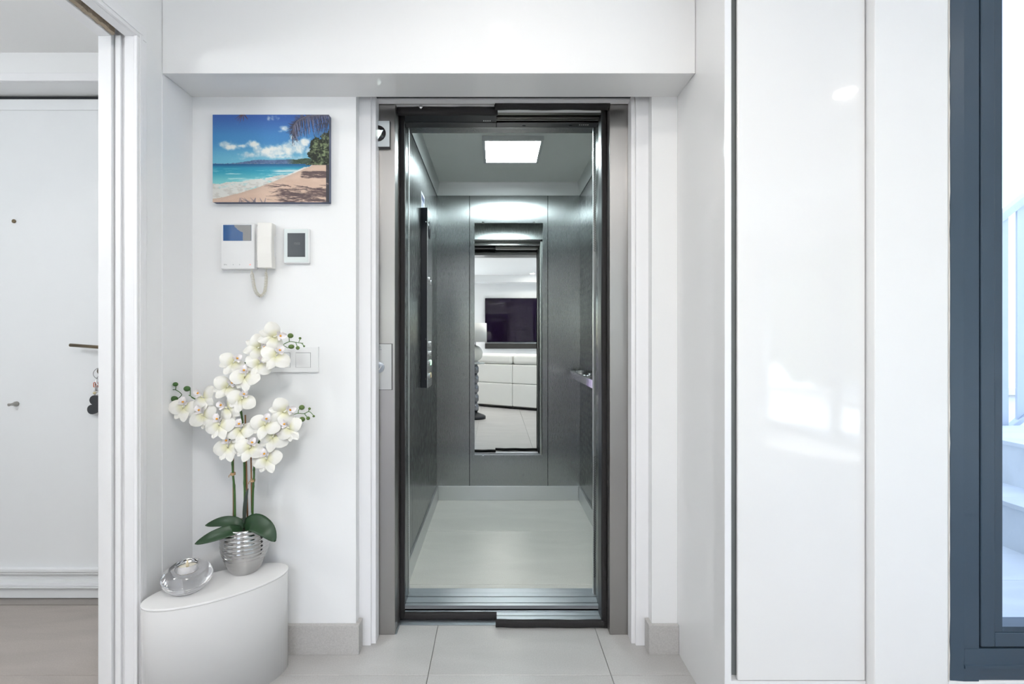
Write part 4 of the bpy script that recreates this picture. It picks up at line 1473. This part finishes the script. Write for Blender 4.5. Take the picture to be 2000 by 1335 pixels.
# clouds
den = np.zeros_like(U)
for (cu, cvv, ru, rv, k) in ((.10, .34, .07, .05, 1), (.15, .37, .09, .04, 1), (.25, .36, .07, .025, .8), (.35, .33, .055, .05, 1.0), (.38, .42, .06, .07, .9), (.33, .46, .12, .05, 1.0),
                             (.48, .44, .10, .07, 1.1), (.56, .42, .12, .07, 1.1), (.66, .40, .08, .09, 1.2), (.72, .37, .09, .10, 1.2), (.69, .26, .03, .04, .9), (.79, .31, .06, .07, 1.1),
                             (.85, .42, .07, .08, 1), (.50, .05, .05, .05, .75), (.55, .04, .04, .04, .6), (.61, .15, .06, .045, .9), (.58, .19, .03, .025, .8), (.62, .02, .02, .02, .5), (.94, .21, .02, .02, .6),
                             (.25, .50, .10, .03, .6), (.22, .45, .03, .015, .7), (.60, .48, .3, .04, .8)):
    den = np.maximum(den, k * np.exp(-((U - cu) / ru) ** 2 - ((V - cvv) / rv) ** 2))
cn = fbm(U * 14, V * 11, 20)
cn = cn * .65 + fbm(U * 38, V * 30, 26) * .35
cl = smooth(0.22, 0.74, den * 0.72 + (cn - 0.5) * 1.1)
sh = fbm(U * 20 + 5, V * 17, 60)
ccol = lerp(rgb(168, 198, 212), rgb(234, 236, 231), smooth(.25, .75, sh + (0.45 - V) * .5 + (den - .6) * .2))
over(cl * (V < .565), ccol)
# hills
hx = [0, .15, .22, .28, .34, .40, .46, .55, .62, .68, .72, .76, .80, .86, .90, 1]
hz = [.56, .558, .548, .535, .522, .514, .518, .517, .512, .509, .518, .503, .497, .505, .50, .5]
hl_ = np.interp(U, hx, hz) + (fbm(U * 40, V * 0 + 1, 90) - .5) * .012
hm_ = ((V > hl_) & (V < .567)).astype(float)
over(hm_, lerp(rgb(88, 112, 150), rgb(62, 82, 66), smooth(.62, .72, U)) + ((fbm(U * 70, V * 90, 95) - .5) * 60)[..., None])
over(hm_ * smooth(.553, .562, V) * (fbm(U * 60, V * 60, 33) > .55), rgb(120, 140, 150))
# sea
sh_x = [0, .1, .2, .3, .4, .5, .6, .7, .8, .86, 1]
sand_l = np.interp(U, sh_x, [.965, .945, .905, .865, .825, .775, .725, .675, .615, .575, .56]) + (fbm(U * 8, V * 0, 41) - .5) * .02
foam_l = np.interp(U, sh_x, [.80, .775, .765, .745, .735, .72, .695, .66, .60, .57, .555]) + (fbm(U * 12, V * 0, 43) - .5) * .05
sea = (V > .563) & (V < sand_l)
sv = np.clip((V - .563) / .24, 0, 1)
seac = lerp(lerp(rgb(28, 92, 140), rgb(40, 150, 180), smooth(0, .22, sv)), rgb(128, 206, 208), smooth(.2, .95, sv))
wv = fbm(U * 6, V * 55, 47)
seac = lerp(seac, rgb(200, 232, 230), smooth(.56, .72, wv) * smooth(.1, .5, sv) * .75)
over(sea.astype(float), seac)
fo_ = sea & (V > foam_l)
fmn = fbm(U * 16, V * 34, 51)
over(fo_ * smooth(.25, .6, fmn + .2), rgb(222, 222, 216))
over(fo_ * smooth(.50, .66, fbm(U * 26, V * 50, 57)) * .6, rgb(196, 192, 184))
br = np.exp(-((V - (.648 - .03 * (U - .5))) / .014) ** 2) * smooth(.48, .58, U) * (1 - smooth(.80, .86, U))
over(br * .85, rgb(235, 238, 234))
# sand and its shadows of palms
sand = (V >= sand_l)
sc2 = lerp(rgb(206, 176, 156), rgb(226, 198, 178), fbm(U * 9, V * 20, 61))
over(sand.astype(float), sc2)
over(sand * np.exp(-((V - sand_l) / .03) ** 2) * .5, rgb(196, 172, 156))
dk = rgb(86, 70, 72)
an = fbm(U * 7 + V * 9, V * 30 - U * 6, 71)
reg = smooth(.42, .62, U) * smooth(.80, .86, V) + smooth(.70, .80, U) * smooth(.62, .66, V) * (1 - smooth(.70, .76, V)) * 1.2
reg = np.maximum(reg, smooth(.05, .2, U) * smooth(.94, .97, V) * .75)
an = an * .6 + fbm(U * 22 + V * 30, V * 80 - U * 20, 75) * .4
over(sand * smooth(.34, .60, an * reg) * .92, dk)


def stroke(p0, p1, w0, w1, col, al=1.0):
    d = np.array([p1[0] - p0[0], (p1[1] - p0[1]) * .742])
    L2 = (d ** 2).sum() + 1e-9
    a = (U - p0[0]) * d[0] + (V - p0[1]) * .742 * d[1]
    tt = np.clip(a / L2, 0, 1)
    dist = np.hypot(U - p0[0] - d[0] * tt, (V - p0[1]) * .742 - d[1] * tt)
    over(al * (1 - smooth(.5, 1.1, dist / (w0 + (w1 - w0) * tt))), col)


for i in range(60):      # shadows of fronds on the sand
    u0, v0 = rng.uniform(.55, .98), rng.uniform(.80, .99)
    stroke((u0, v0), (u0 - rng.uniform(.05, .16), v0 + rng.uniform(-.04, .03)), .006, .0012, dk, .6)
for i in range(10):
    u0 = .33 + rng.uniform(-.12, .12)
    stroke((u0, 1.0), (u0 - rng.uniform(-.02, .08), .95), .008, .002, rgb(110, 104, 118), .6)
# trees on the right
tx_ = [.78, .80, .82, .84, .86, .90, .93, .96, 1]
tv_ = [.57, .50, .40, .31, .275, .27, .25, .21, .19]
tl_ = np.interp(U, tx_, tv_) + (fbm(U * 40, V * 40, 81) - .5) * .13
lb = np.interp(V, [.2, .3, .38, .45, .52, .57], [.93, .84, .83, .815, .85, .80]) + (fbm(U * 12, V * 40, 83) - .5) * .07
tm = ((V > tl_) & (V < .575) & (U > lb)).astype(float)
tn = fbm(U * 26, V * 26, 87) * .45 + fbm(U * 75, V * 75, 88) * .55
over(tm * smooth(.30, .42, fbm(U * 60, V * 50, 86) + .25 * smooth(0, .05, V - tl_) + .1), lerp(rgb(28, 36, 26), rgb(128, 142, 104), smooth(.42, .72, tn)))
over(((U > .975) & (V > .57)).astype(float) * smooth(.35, .5, fbm(U * 10, V * 14, 89)), rgb(58, 56, 62))
# palm frond top right: spine with hanging leaflets
sp = [(1.0, .0), (.90, .005), (.80, .02), (.73, .07), (.695, .13), (.69, .22)]
for i in range(110):
    k = i / 109 * (len(sp) - 1.001)
    j = int(k)
    f_ = k - j
    u0 = sp[j][0] * (1 - f_) + sp[j + 1][0] * f_
    v0 = sp[j][1] * (1 - f_) + sp[j + 1][1] * f_
    ln_ = .13 + .09 * math.sin(math.pi * min(1, i / 100))
    c_ = rgb(58, 60, 78) if i % 3 else rgb(132, 130, 152)
    stroke((u0, v0), (u0 + rng.uniform(-.015, .03), v0 + ln_ * rng.uniform(.7, 1.15)), .0042, .0012, c_, .9)
    if i > 30:
        stroke((u0, v0), (u0 - .055 * rng.uniform(.4, 1.1), v0 + rng.uniform(-.04, .07)), .0035, .001, rgb(66, 64, 80), .9)
for i in range(30):
    u0 = rng.uniform(.72, 1)
    stroke((u0, -.01), (u0 - rng.uniform(.01, .04), .03 + .05 * rng.rand()), .004, .001, rgb(92, 90, 108), .8)
for a_p, b_p in zip(sp[:-1], sp[1:]):
    stroke(a_p, b_p, .005, .004, rgb(110, 106, 116), .9)
for i in range(18):
    u0 = 1.0 - .1 * rng.rand()
    stroke((u0, .04 + .08 * rng.rand()), (u0 - .03, .22 + .08 * rng.rand()), .004, .001, rgb(58, 60, 76), .8)
for i in range(12):
    g = rng.uniform(-1, 1)
    stroke((.26, -.02), (.245 + g * .06, .05 + .05 * (1 - abs(g)) * rng.uniform(.7, 1.2)), .006, .001, rgb(92, 70, 74), .9)
img = np.clip(img + (rng.rand(*U.shape)[..., None] - .5) * 5, 0, 255) / 255.0
lin = np.where(img <= 0.04045, img / 12.92, ((img + 0.055) / 1.055) ** 2.4) * 0.92
cme = bpy.data.meshes.new('printed_canvas')
vx = np.stack([cx0 + U * (cx1 - cx0) - WORLD[cv.name][0], np.full_like(U, cd + 0.001) - WY, cz1 + V * (cz0 - cz1) - cz0], -1).reshape(-1, 3)
idx = np.arange((NU + 1) * (NV + 1)).reshape(NV + 1, NU + 1)
quads = np.stack([idx[:-1, :-1], idx[1:, :-1], idx[1:, 1:], idx[:-1, 1:]], -1).reshape(-1, 4)
cme.from_pydata(vx.tolist(), [], quads.tolist())
ca2 = cme.color_attributes.new('print', 'FLOAT_COLOR', 'POINT')
ca2.data.foreach_set('color', np.concatenate([lin, np.ones_like(U)[..., None]], -1).reshape(-1).astype(np.float32))
pm = bpy.data.materials.new('canvas_ink')
pm.use_nodes = True
at = pm.node_tree.nodes.new('ShaderNodeAttribute')
at.attribute_name = 'print'
pm.node_tree.links.new(at.outputs['Color'], pm.node_tree.nodes['Principled BSDF'].inputs['Base Color'])
pm.node_tree.nodes['Principled BSDF'].inputs['Roughness'].default_value = 0.6
cme.materials.append(pm)
co = bpy.data.objects.new('printed_canvas', cme)
co.parent = cv
COL.objects.link(co)

# ------------------------------------------------------------------ intercom with handset
idp = 1.748
ic_ = thing('intercom', (PX(480, idp), WY, PZ(525, idp)), 'white wall intercom with small screen and corded handset', 'intercom')
ix0, ix1, iz0, iz1 = PX(431, idp), PX(497, idp), PZ(525, idp), PZ(435.5, idp)
B(ix0, ix1, idp, WY, iz0, iz1).build('monitor_body', PLASTIC, ic_, bev=0.003)
sx0, sx1, szb, szt = PX(436, idp), PX(491, idp), PZ(470, idp), PZ(439, idp)
yy = idp - 0.0006
b = MB()
b.box(sx0, sx1, yy, idp + 0.0005, szb, szt)
scr = b.build('screen', mat('intercom_screen_blue', (0.035, 0.115, 0.30), 0.12, var=0.06, scale=20), ic_)
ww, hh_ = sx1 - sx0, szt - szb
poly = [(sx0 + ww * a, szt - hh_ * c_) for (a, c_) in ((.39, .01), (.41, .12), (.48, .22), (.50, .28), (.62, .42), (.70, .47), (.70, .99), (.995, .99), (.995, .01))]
MB().prism(poly, 'y', yy - 0.0004, yy).build('screen_grey_area', mat('intercom_screen_grey', (0.27, 0.27, 0.27), 0.12, var=0.05, scale=20), scr)  # flat grey area laid over the blue screen
icon = MB()
dg = mat('icon_grey', (0.35, 0.36, 0.38), 0.5)
q = P(440, 516.5, idp)
icon.tube(ring((q.x - 0.002, idp - 0.0004, q.z), 0.0022, 0, n=12), 0.0004, 4, closed=True)
icon.box(q.x, q.x + 0.006, idp - 0.0006, idp, q.z - 0.0004, q.z + 0.0004)
icon.box(q.x + 0.0045, q.x + 0.0056, idp - 0.0006, idp, q.z - 0.0020, q.z)
q = P(455.5, 516.5, idp)
icon.box(q.x - 0.0006, q.x + 0.0006, idp - 0.0006, idp, q.z - 0.002, q.z + 0.002)
q = P(468, 516.5, idp)
for dz in (-0.002, 0, 0.002):
    icon.box(q.x - 0.0012, q.x + 0.0012, idp - 0.0006, idp, q.z + dz - 0.0004, q.z + dz + 0.0004)
icon.build('touch_icons', dg, ic_)
q = P(489, 516.5, idp)
MB().box(q.x - 0.0026, q.x + 0.0014, idp - 0.0008, idp, q.z - 0.002, q.z + 0.0016).build('mute_light', mat('red_led', (0.9, 0.25, 0.2), 0.4, emit=(1, .25, .2), estr=0.5), ic_)
B(ix1 - 0.001, PX(505, idp), idp + 0.012, WY, PZ(521, idp), PZ(440, idp)).build('handset_cradle', PLASTIC, ic_, bev=0.002)
q = P(500, 508.5, idp)
B(q.x - 0.0012, q.x + 0.0012, idp + 0.0112, idp + 0.012, q.z - 0.002, q.z + 0.002).build('hook_contact', GASKET, ic_)
hs = MB()
hx0, hx1 = PX(503, idp - 0.02), PX(531.5, idp - 0.02)
hz0, hz1 = PZ(523, idp - 0.02), PZ(434.5, idp - 0.02)
hs.prism([(idp - 0.022, hz0), (idp + 0.010, hz0), (idp + 0.010, hz0 + 0.04), (idp + 0.0, hz0 + 0.05), (idp + 0.0, hz1 - 0.05), (idp + 0.010, hz1 - 0.04), (idp + 0.010, hz1), (idp - 0.022, hz1),
          (idp - 0.026, hz1 - 0.05), (idp - 0.026, hz0 + 0.05)], 'x', hx0, hx1)
hs.build('handset', CREAMPL, ic_, bev=0.003)
B(PX(507, idp), PX(533, idp), idp + 0.002, WY, PZ(524, idp), PZ(436, idp)).build('handset_cradle', PLASTIC, ic_, bev=0.003)
# coiled cord
cpts = [P(*c_, idp + 0.006) for c_ in ((493, 525), (492, 533), (494, 545), (496, 558), (500, 570), (507.5, 577.5), (515, 574), (518.5, 562), (519.5, 545), (519.5, 533), (521, 525))]
cs = spline(cpts, 30)
acc = [0.0]
for i in range(1, len(cs)):
    acc.append(acc[-1] + (cs[i] - cs[i - 1]).length)
tot = acc[-1]
turns = 46
npt = turns * 9
cp_ = []
for i in range(npt + 1):
    s_ = tot * i / npt
    j = min(len(cs) - 2, max(0, int(np.searchsorted(acc, s_)) - 1))
    f_ = (s_ - acc[j]) / max(1e-9, acc[j + 1] - acc[j])
    p = cs[j].lerp(cs[j + 1], f_)
    t_ = (cs[j + 1] - cs[j]).normalized()
    sd = t_.cross(Vector((0, 1, 0))).normalized()
    e = min(1.0, min(s_, tot - s_) / 0.012 * 0.6) if min(s_, tot - s_) > 0.010 else 0.05
    a = 2 * math.pi * turns * i / npt
    cp_.append(p + (sd * math.cos(a) + Vector((0, 1, 0)) * math.sin(a)) * 0.0052 * e)
MB().tube(cp_, 0.0013, 5).build('coiled_cord', mat('ivory_cord', (0.72, 0.69, 0.60), 0.45), ic_)

# ------------------------------------------------------------------ thermostat
td = 1.757
ts = thing('thermostat', (PX(578, td), WY, PZ(514, td)), 'small white thermostat with a dark grey screen right of the intercom', 'thermostat')
B(PX(553.5, td), PX(603.5, td), td + 0.002, WY, PZ(514, td), PZ(446, td)).build('frame', PLASTIC, ts, bev=0.0025)
B(PX(554.5, td), PX(602, td), td, td + 0.002, PZ(512, td), PZ(447, td)).build('glass_front', mat('pale_green_glass', (0.70, 0.76, 0.755), 0.08, var=0.0), ts, bev=0.0007)
tx0, tx1, tz0, tz1 = PX(561.5, td), PX(596, td), PZ(501.5, td), PZ(455, td)
ls = B(tx0, tx1, td - 0.0005, td, tz0, tz1).build('display', mat('lcd_grey', (0.085, 0.095, 0.105), 0.12, var=0.02), ts)


def text_mesh(name, body, size, loc, m, parent):
    cu = bpy.data.curves.new(name, 'FONT')
    cu.body = body
    cu.size = size
    cu.align_x = 'CENTER'
    cu.align_y = 'CENTER'
    cu.extrude = 0.0001
    to = bpy.data.objects.new(name, cu)
    COL.objects.link(to)
    dg_ = bpy.context.evaluated_depsgraph_get()
    me_ = bpy.data.meshes.new_from_object(to.evaluated_get(dg_))
    bpy.data.objects.remove(to)
    bpy.data.curves.remove(cu)
    me_.materials.clear()
    me_.materials.append(m)
    o_ = bpy.data.objects.new(name, me_)
    o_.parent = parent
    pw = WORLD[parent.name]
    o_.location = (loc[0] - pw[0], loc[1] - pw[1], loc[2] - pw[2])
    o_.rotation_euler = (math.pi / 2, 0, 0)
    COL.objects.link(o_)
    return o_


q = P(580, 475.5, td)
text_mesh('clock_digits', '13:52', 0.0105, (q.x, td - 0.0008, q.z), mat('lcd_digits', (0.22, 0.235, 0.25), 0.3), ls)

# ------------------------------------------------------------------ double light switch
wd = 1.763
sw_ = thing('light_switch', (PX(574, wd), WY, PZ(727, wd)), 'white double rocker light switch behind the orchid', 'switch')
B(PX(527.5, wd), PX(621.5, wd), wd, WY, PZ(727, wd), PZ(676.5, wd)).build('plate', PLASTIC, sw_, bev=0.002)
for (a, bb) in ((537.5, 567), (577.5, 607)):
    B(PX(a, wd), PX(bb, wd), wd - 0.0002, wd + 0.004, PZ(717.3, wd), PZ(688, wd)).build('rocker_gap', mat('seam_grey', (0.30, 0.30, 0.31), 0.6), sw_)
    z0_, z1_ = PZ(716.9, wd), PZ(688.9, wd)
    x0_, x1_ = PX(a + 0.7, wd), PX(bb - 0.7, wd)
    MB().add([(x0_, wd - 0.0004, z0_), (x1_, wd - 0.0004, z0_), (x1_, wd - 0.0028, z1_), (x0_, wd - 0.0028, z1_), (x0_, wd + 0.003, z0_), (x1_, wd + 0.003, z0_), (x1_, wd + 0.003, z1_), (x0_, wd + 0.003, z1_)],
             [(0, 1, 2, 3), (7, 6, 5, 4), (0, 4, 5, 1), (1, 5, 6, 2), (2, 6, 7, 3), (3, 7, 4, 0)]).build('rocker', PLASTIC, sw_)

# ------------------------------------------------------------------ the living room the mirror shows
tv = thing('television', (0.67, BY, 1.07), 'large black wall mounted television seen in the lift mirror', 'television')
B(-0.23, 1.57, BY + 0.03, BY + 0.06, 1.07, 2.07).build('bezel', BLACK, tv, bev=0.003)
B(-0.222, 1.562, BY + 0.06, BY + 0.062, 1.082, 2.062).build('screen', SCREEN, tv)
B(0.3, 1.0, BY, BY + 0.03, 1.3, 1.8).build('wall_bracket', BLACK, tv)
sb = thing('soundbar', (0.67, BY, 0.93), 'long dark soundbar mounted under the television', 'speaker')
B(-0.23, 1.57, BY, BY + 0.10, 0.925, 1.045).build('grille', CHARCOAL, sb, bev=0.006)
B(-0.23, 1.57, BY + 0.0, BY + 0.101, 1.046, 1.056).build('trim_strip', RAIL, sb)
# sofa, back towards the lift
so = thing('sofa', (0.66, -0.72, 0), 'white leather sofa with padded back facing the lift, seen in the mirror', 'sofa', rz=math.radians(30))
so.location = (0.58, -0.86, 0)
LS = 2.1
ncol = 3
cw = LS / ncol
for i in range(ncol):
    xa_ = -LS / 2 + i * cw
    B(xa_ + 0.003, xa_ + cw - 0.003, -0.16, 0.0, 0.045, 0.415).build('back_panel', LEATHER, so, bev=0.018, local=True, seg=4)
    B(xa_ + 0.003, xa_ + cw - 0.003, -0.16, 0.0, 0.418, 0.725).build('back_panel', LEATHER, so, bev=0.018, local=True, seg=4)
    B(xa_ + 0.003, xa_ + cw - 0.003, -0.26, 0.006, 0.728, 0.90).build('headrest', LEATHER, so, bev=0.055, local=True, seg=6)
    B(xa_ + 0.003, xa_ + cw - 0.003, -0.98, -0.17, 0.26, 0.46).build('seat_cushion', LEATHER, so, bev=0.04, local=True, seg=4)
    B(xa_ + 0.003, xa_ + cw - 0.003, -0.36, -0.165, 0.462, 0.726).build('back_cushion', LEATHER, so, bev=0.05, local=True, seg=4)
for sx in (-1, 1):
    B(sx * (LS / 2 + 0.003), sx * (LS / 2 + 0.22), -1.0, -0.002, 0.045, 0.62).build('armrest', LEATHER, so, bev=0.035, local=True, seg=4)
B(-LS / 2 - 0.2, LS / 2 + 0.2, -0.97, -0.02, 0.025, 0.044).build('base', CHARCOAL, so, local=True)
for sx in (-1, 1):
    for yy in (-0.9, -0.08):
        MB().lathe([(0.02, 0), (0.028, 0.025)], (sx * (LS / 2 + 0.1), yy, 0), 16).build('foot', CHARCOAL, so, local=True)
# pedestal table with lamp
ltx, lty = -0.285, -0.12
pt = thing('pedestal_table', (ltx, lty, 0), 'small round glass pedestal table with dark base behind the camera', 'table')
MB().lathe([(0.15, 0), (0.15, 0.035), (0.13, 0.05), (0.06, 0.075), (0.035, 0.09)], (ltx, lty, 0), 36).build('base', BLACK, pt)
CRYST = mat('smoked_crystal', (0.25, 0.26, 0.28), 0.05, 0.8)
for i in range(5):
    z0_ = 0.09 + i * 0.137
    MB().lathe([(0.028, z0_), (0.05, z0_ + 0.035), (0.05, z0_ + 0.095), (0.028, z0_ + 0.1365)], (ltx, lty, 0), 20).build('column_bead', CRYST, pt)
MB().lathe([(0.05, 0.7755), (0.13, 0.785), (0.14, 0.79), (0.14, 0.80), (0.13, 0.803)], (ltx, lty, 0), 40).build('top', mat('table_glass', (0.55, 0.60, 0.60), 0.03, spec=0.6), pt)
lm = thing('table_lamp', (ltx, lty, 0.8035), 'table lamp with white globe base and drum shade on the pedestal table', 'lamp')
MB().lathe([(0.06, 0.8035), (0.06, 0.815), (0.03, 0.825)], (ltx, lty, 0), 28).build('foot', CHROME, lm)
MB().ball((ltx, lty, 0.935), 0.115, 32, 18, (0.93, 0.93, 1.0)).build('globe', mat('pearl_globe', (0.80, 0.79, 0.74), 0.2), lm)
MB().tube([(ltx, lty, 1.045), (ltx, lty, 1.13)], 0.009).build('neck', CHROME, lm)
b = MB()
b.lathe([(0.165, 1.10), (0.162, 1.37), (0.158, 1.37), (0.161, 1.10), (0.165, 1.10)], (ltx, lty, 0), 40)
b.build('shade', LAMPSHADE, lm)
# violet light tube
vl = thing('violet_lamp', (-0.95, -2.2, 0), 'slim violet glowing tube lamp standing behind the camera', 'lamp')
MB().lathe([(0.09, 0), (0.09, 0.02), (0.02, 0.03)], (0, 0, 0), 28).build('base', BLACK, vl, local=True)
MB().lathe([(0.025, 0.03), (0.025, 0.95), (0.0001, 0.97)], (0, 0, 0), 20).build('tube', mat('violet_tube', (0.5, 0.2, 1.0), 0.3, emit=(0.42, 0.08, 1.0), estr=2.0), vl, local=True)


# other windows
def window(name, x0, x1, z0, z1, y, label, n=2):
    w_ = struct(name, label, ((x0 + x1) / 2, y, z0))
    frame_ring('frame', x0, x1, z0, z1, 0.05, y - 0.08, y - 0.01, ANTHRA, w_)
    k = (x1 - x0 - 0.1) / n
    for i in range(n):
        xa_ = x0 + 0.05 + i * k
        frame_ring('sash', xa_, xa_ + k, z0 + 0.05, z1 - 0.05, 0.045, y - 0.07, y - 0.02, ANTHRA, w_)
        B(xa_ + 0.045, xa_ + k - 0.045, y - 0.048, y - 0.042, z0 + 0.095, z1 - 0.095).build('pane', PANE, w_)
    return w_


window('window_2', -2.2, -0.47, 0.90, 2.17, BY, 'grey framed window left of the television')
window('window_3', 1.90, 3.30, 0.90, 2.17, BY, 'grey framed window right of the television')
w4 = struct('window_4', 'grey framed sliding glass door in the right hand wall', (3.65, -2.45, 0))
for (y0, y1, xo) in ((-3.9, -2.42, 3.66), (-2.48, -1.0, 3.72)):
    B(xo - 0.02, xo + 0.02, y0, y0 + 0.06, 0, 2.25).build('sash', ANTHRA, w4)
    B(xo - 0.02, xo + 0.02, y1 - 0.06, y1, 0, 2.25).build('sash', ANTHRA, w4)
    B(xo - 0.02, xo + 0.02, y0 + 0.06, y1 - 0.06, 0, 0.07).build('sash', ANTHRA, w4)
    B(xo - 0.02, xo + 0.02, y0 + 0.06, y1 - 0.06, 2.19, 2.25).build('sash', ANTHRA, w4)
    B(xo - 0.003, xo + 0.003, y0 + 0.06, y1 - 0.06, 0.07, 2.19).build('pane', PANE, w4)
# garden side: terrace, parapet, added hedge
tr2 = sbox('terrace_garden', STONEOUT, (3.8, 9.5, -16.0, 1.4, -0.15, -0.01), (-4.0, 3.8, -16.0, -4.4, -0.15, -0.01), label='sunlit garden terrace behind the sliding door')
sbox('wall_garden', OUTWHITE, (7.6, 7.8, -16.0, 1.4, -0.01, 0.85), label='white garden wall beyond the sliding door')
HEDGE = mat('hedge_green', (0.05, 0.09, 0.03), 0.6, var=0.4, scale=8)


def shrub(name, c, rx, ry, rz, n, label, seed, ls=0.16):
    rnd = random.Random(seed)
    t_ = thing(name, (c[0], c[1], c[2]), label, 'shrub', 'shrubs on the garden terrace')
    b = MB()
    for i in range(n):
        th, ph_ = rnd.uniform(0, 2 * math.pi), math.acos(rnd.uniform(-0.6, 1))
        rr = rnd.uniform(0.55, 1.0)
        p = Vector((rx * rr * math.sin(ph_) * math.cos(th), ry * rr * math.sin(ph_) * math.sin(th), rz * (0.62 + 0.62 * rr * math.cos(ph_))))
        d1 = Vector((rnd.uniform(-1, 1), rnd.uniform(-1, 1), rnd.uniform(-1, 1))).normalized() * ls
        d2 = d1.orthogonal().normalized() * ls * 0.35
        b.add([p - d1, p + d2, p + d1, p - d2], [(0, 1, 2, 3)])
    o_ = b.build('foliage', HEDGE, t_, local=True)
    o_['kind'] = 'stuff'
    MB().tube([(0, 0, 0), (0.02, 0, rz * 0.5), (0, 0.02, rz)], [0.05, 0.04, 0.015]).build('trunk', STAKE, t_, local=True)
    return t_


shrub('garden_shrub', (6.5, -8.9, 0), 0.9, 1.1, 1.7, 900, 'bushy green shrub on the terrace, furthest from the lift', 1)
shrub('garden_shrub', (6.2, -6.2, 0), 0.7, 0.8, 1.2, 700, 'low rounded green shrub on the terrace between two taller shrubs', 2)
shrub('garden_shrub', (6.2, -3.9, 0), 0.8, 0.9, 2.1, 900, 'tall green shrub on the terrace opposite the sliding door', 3)

hg = thing('sky_block_hedge', (8.4, -7.0, 0), 'added unseen tall green hedge blocking the sky behind the garden wall', 'hedge')  # unseen hedge added to keep sky out of the cabinet door's reflection
B(8.15, 8.7, -16.0, 2.0, 0, 3.4).build('core', mat('hedge_core', (0.02, 0.035, 0.015), 0.8, var=0.3, scale=5), hg)
rnd = random.Random(21)
b = MB()
for i in range(7500):
    p = Vector((8.12 - abs(rnd.gauss(0, 0.07)), rnd.uniform(-16.0, 2.0), rnd.uniform(0.1, 3.5)))
    d1 = Vector((rnd.uniform(-.6, .6), rnd.uniform(-1, 1), rnd.uniform(-1, 1))).normalized() * 0.10
    d2 = d1.orthogonal().normalized() * 0.045
    b.add([p - d1, p + d2, p + d1, p - d2], [(0, 1, 2, 3)])
o = b.build('foliage', HEDGE, hg)
o['kind'] = 'stuff'
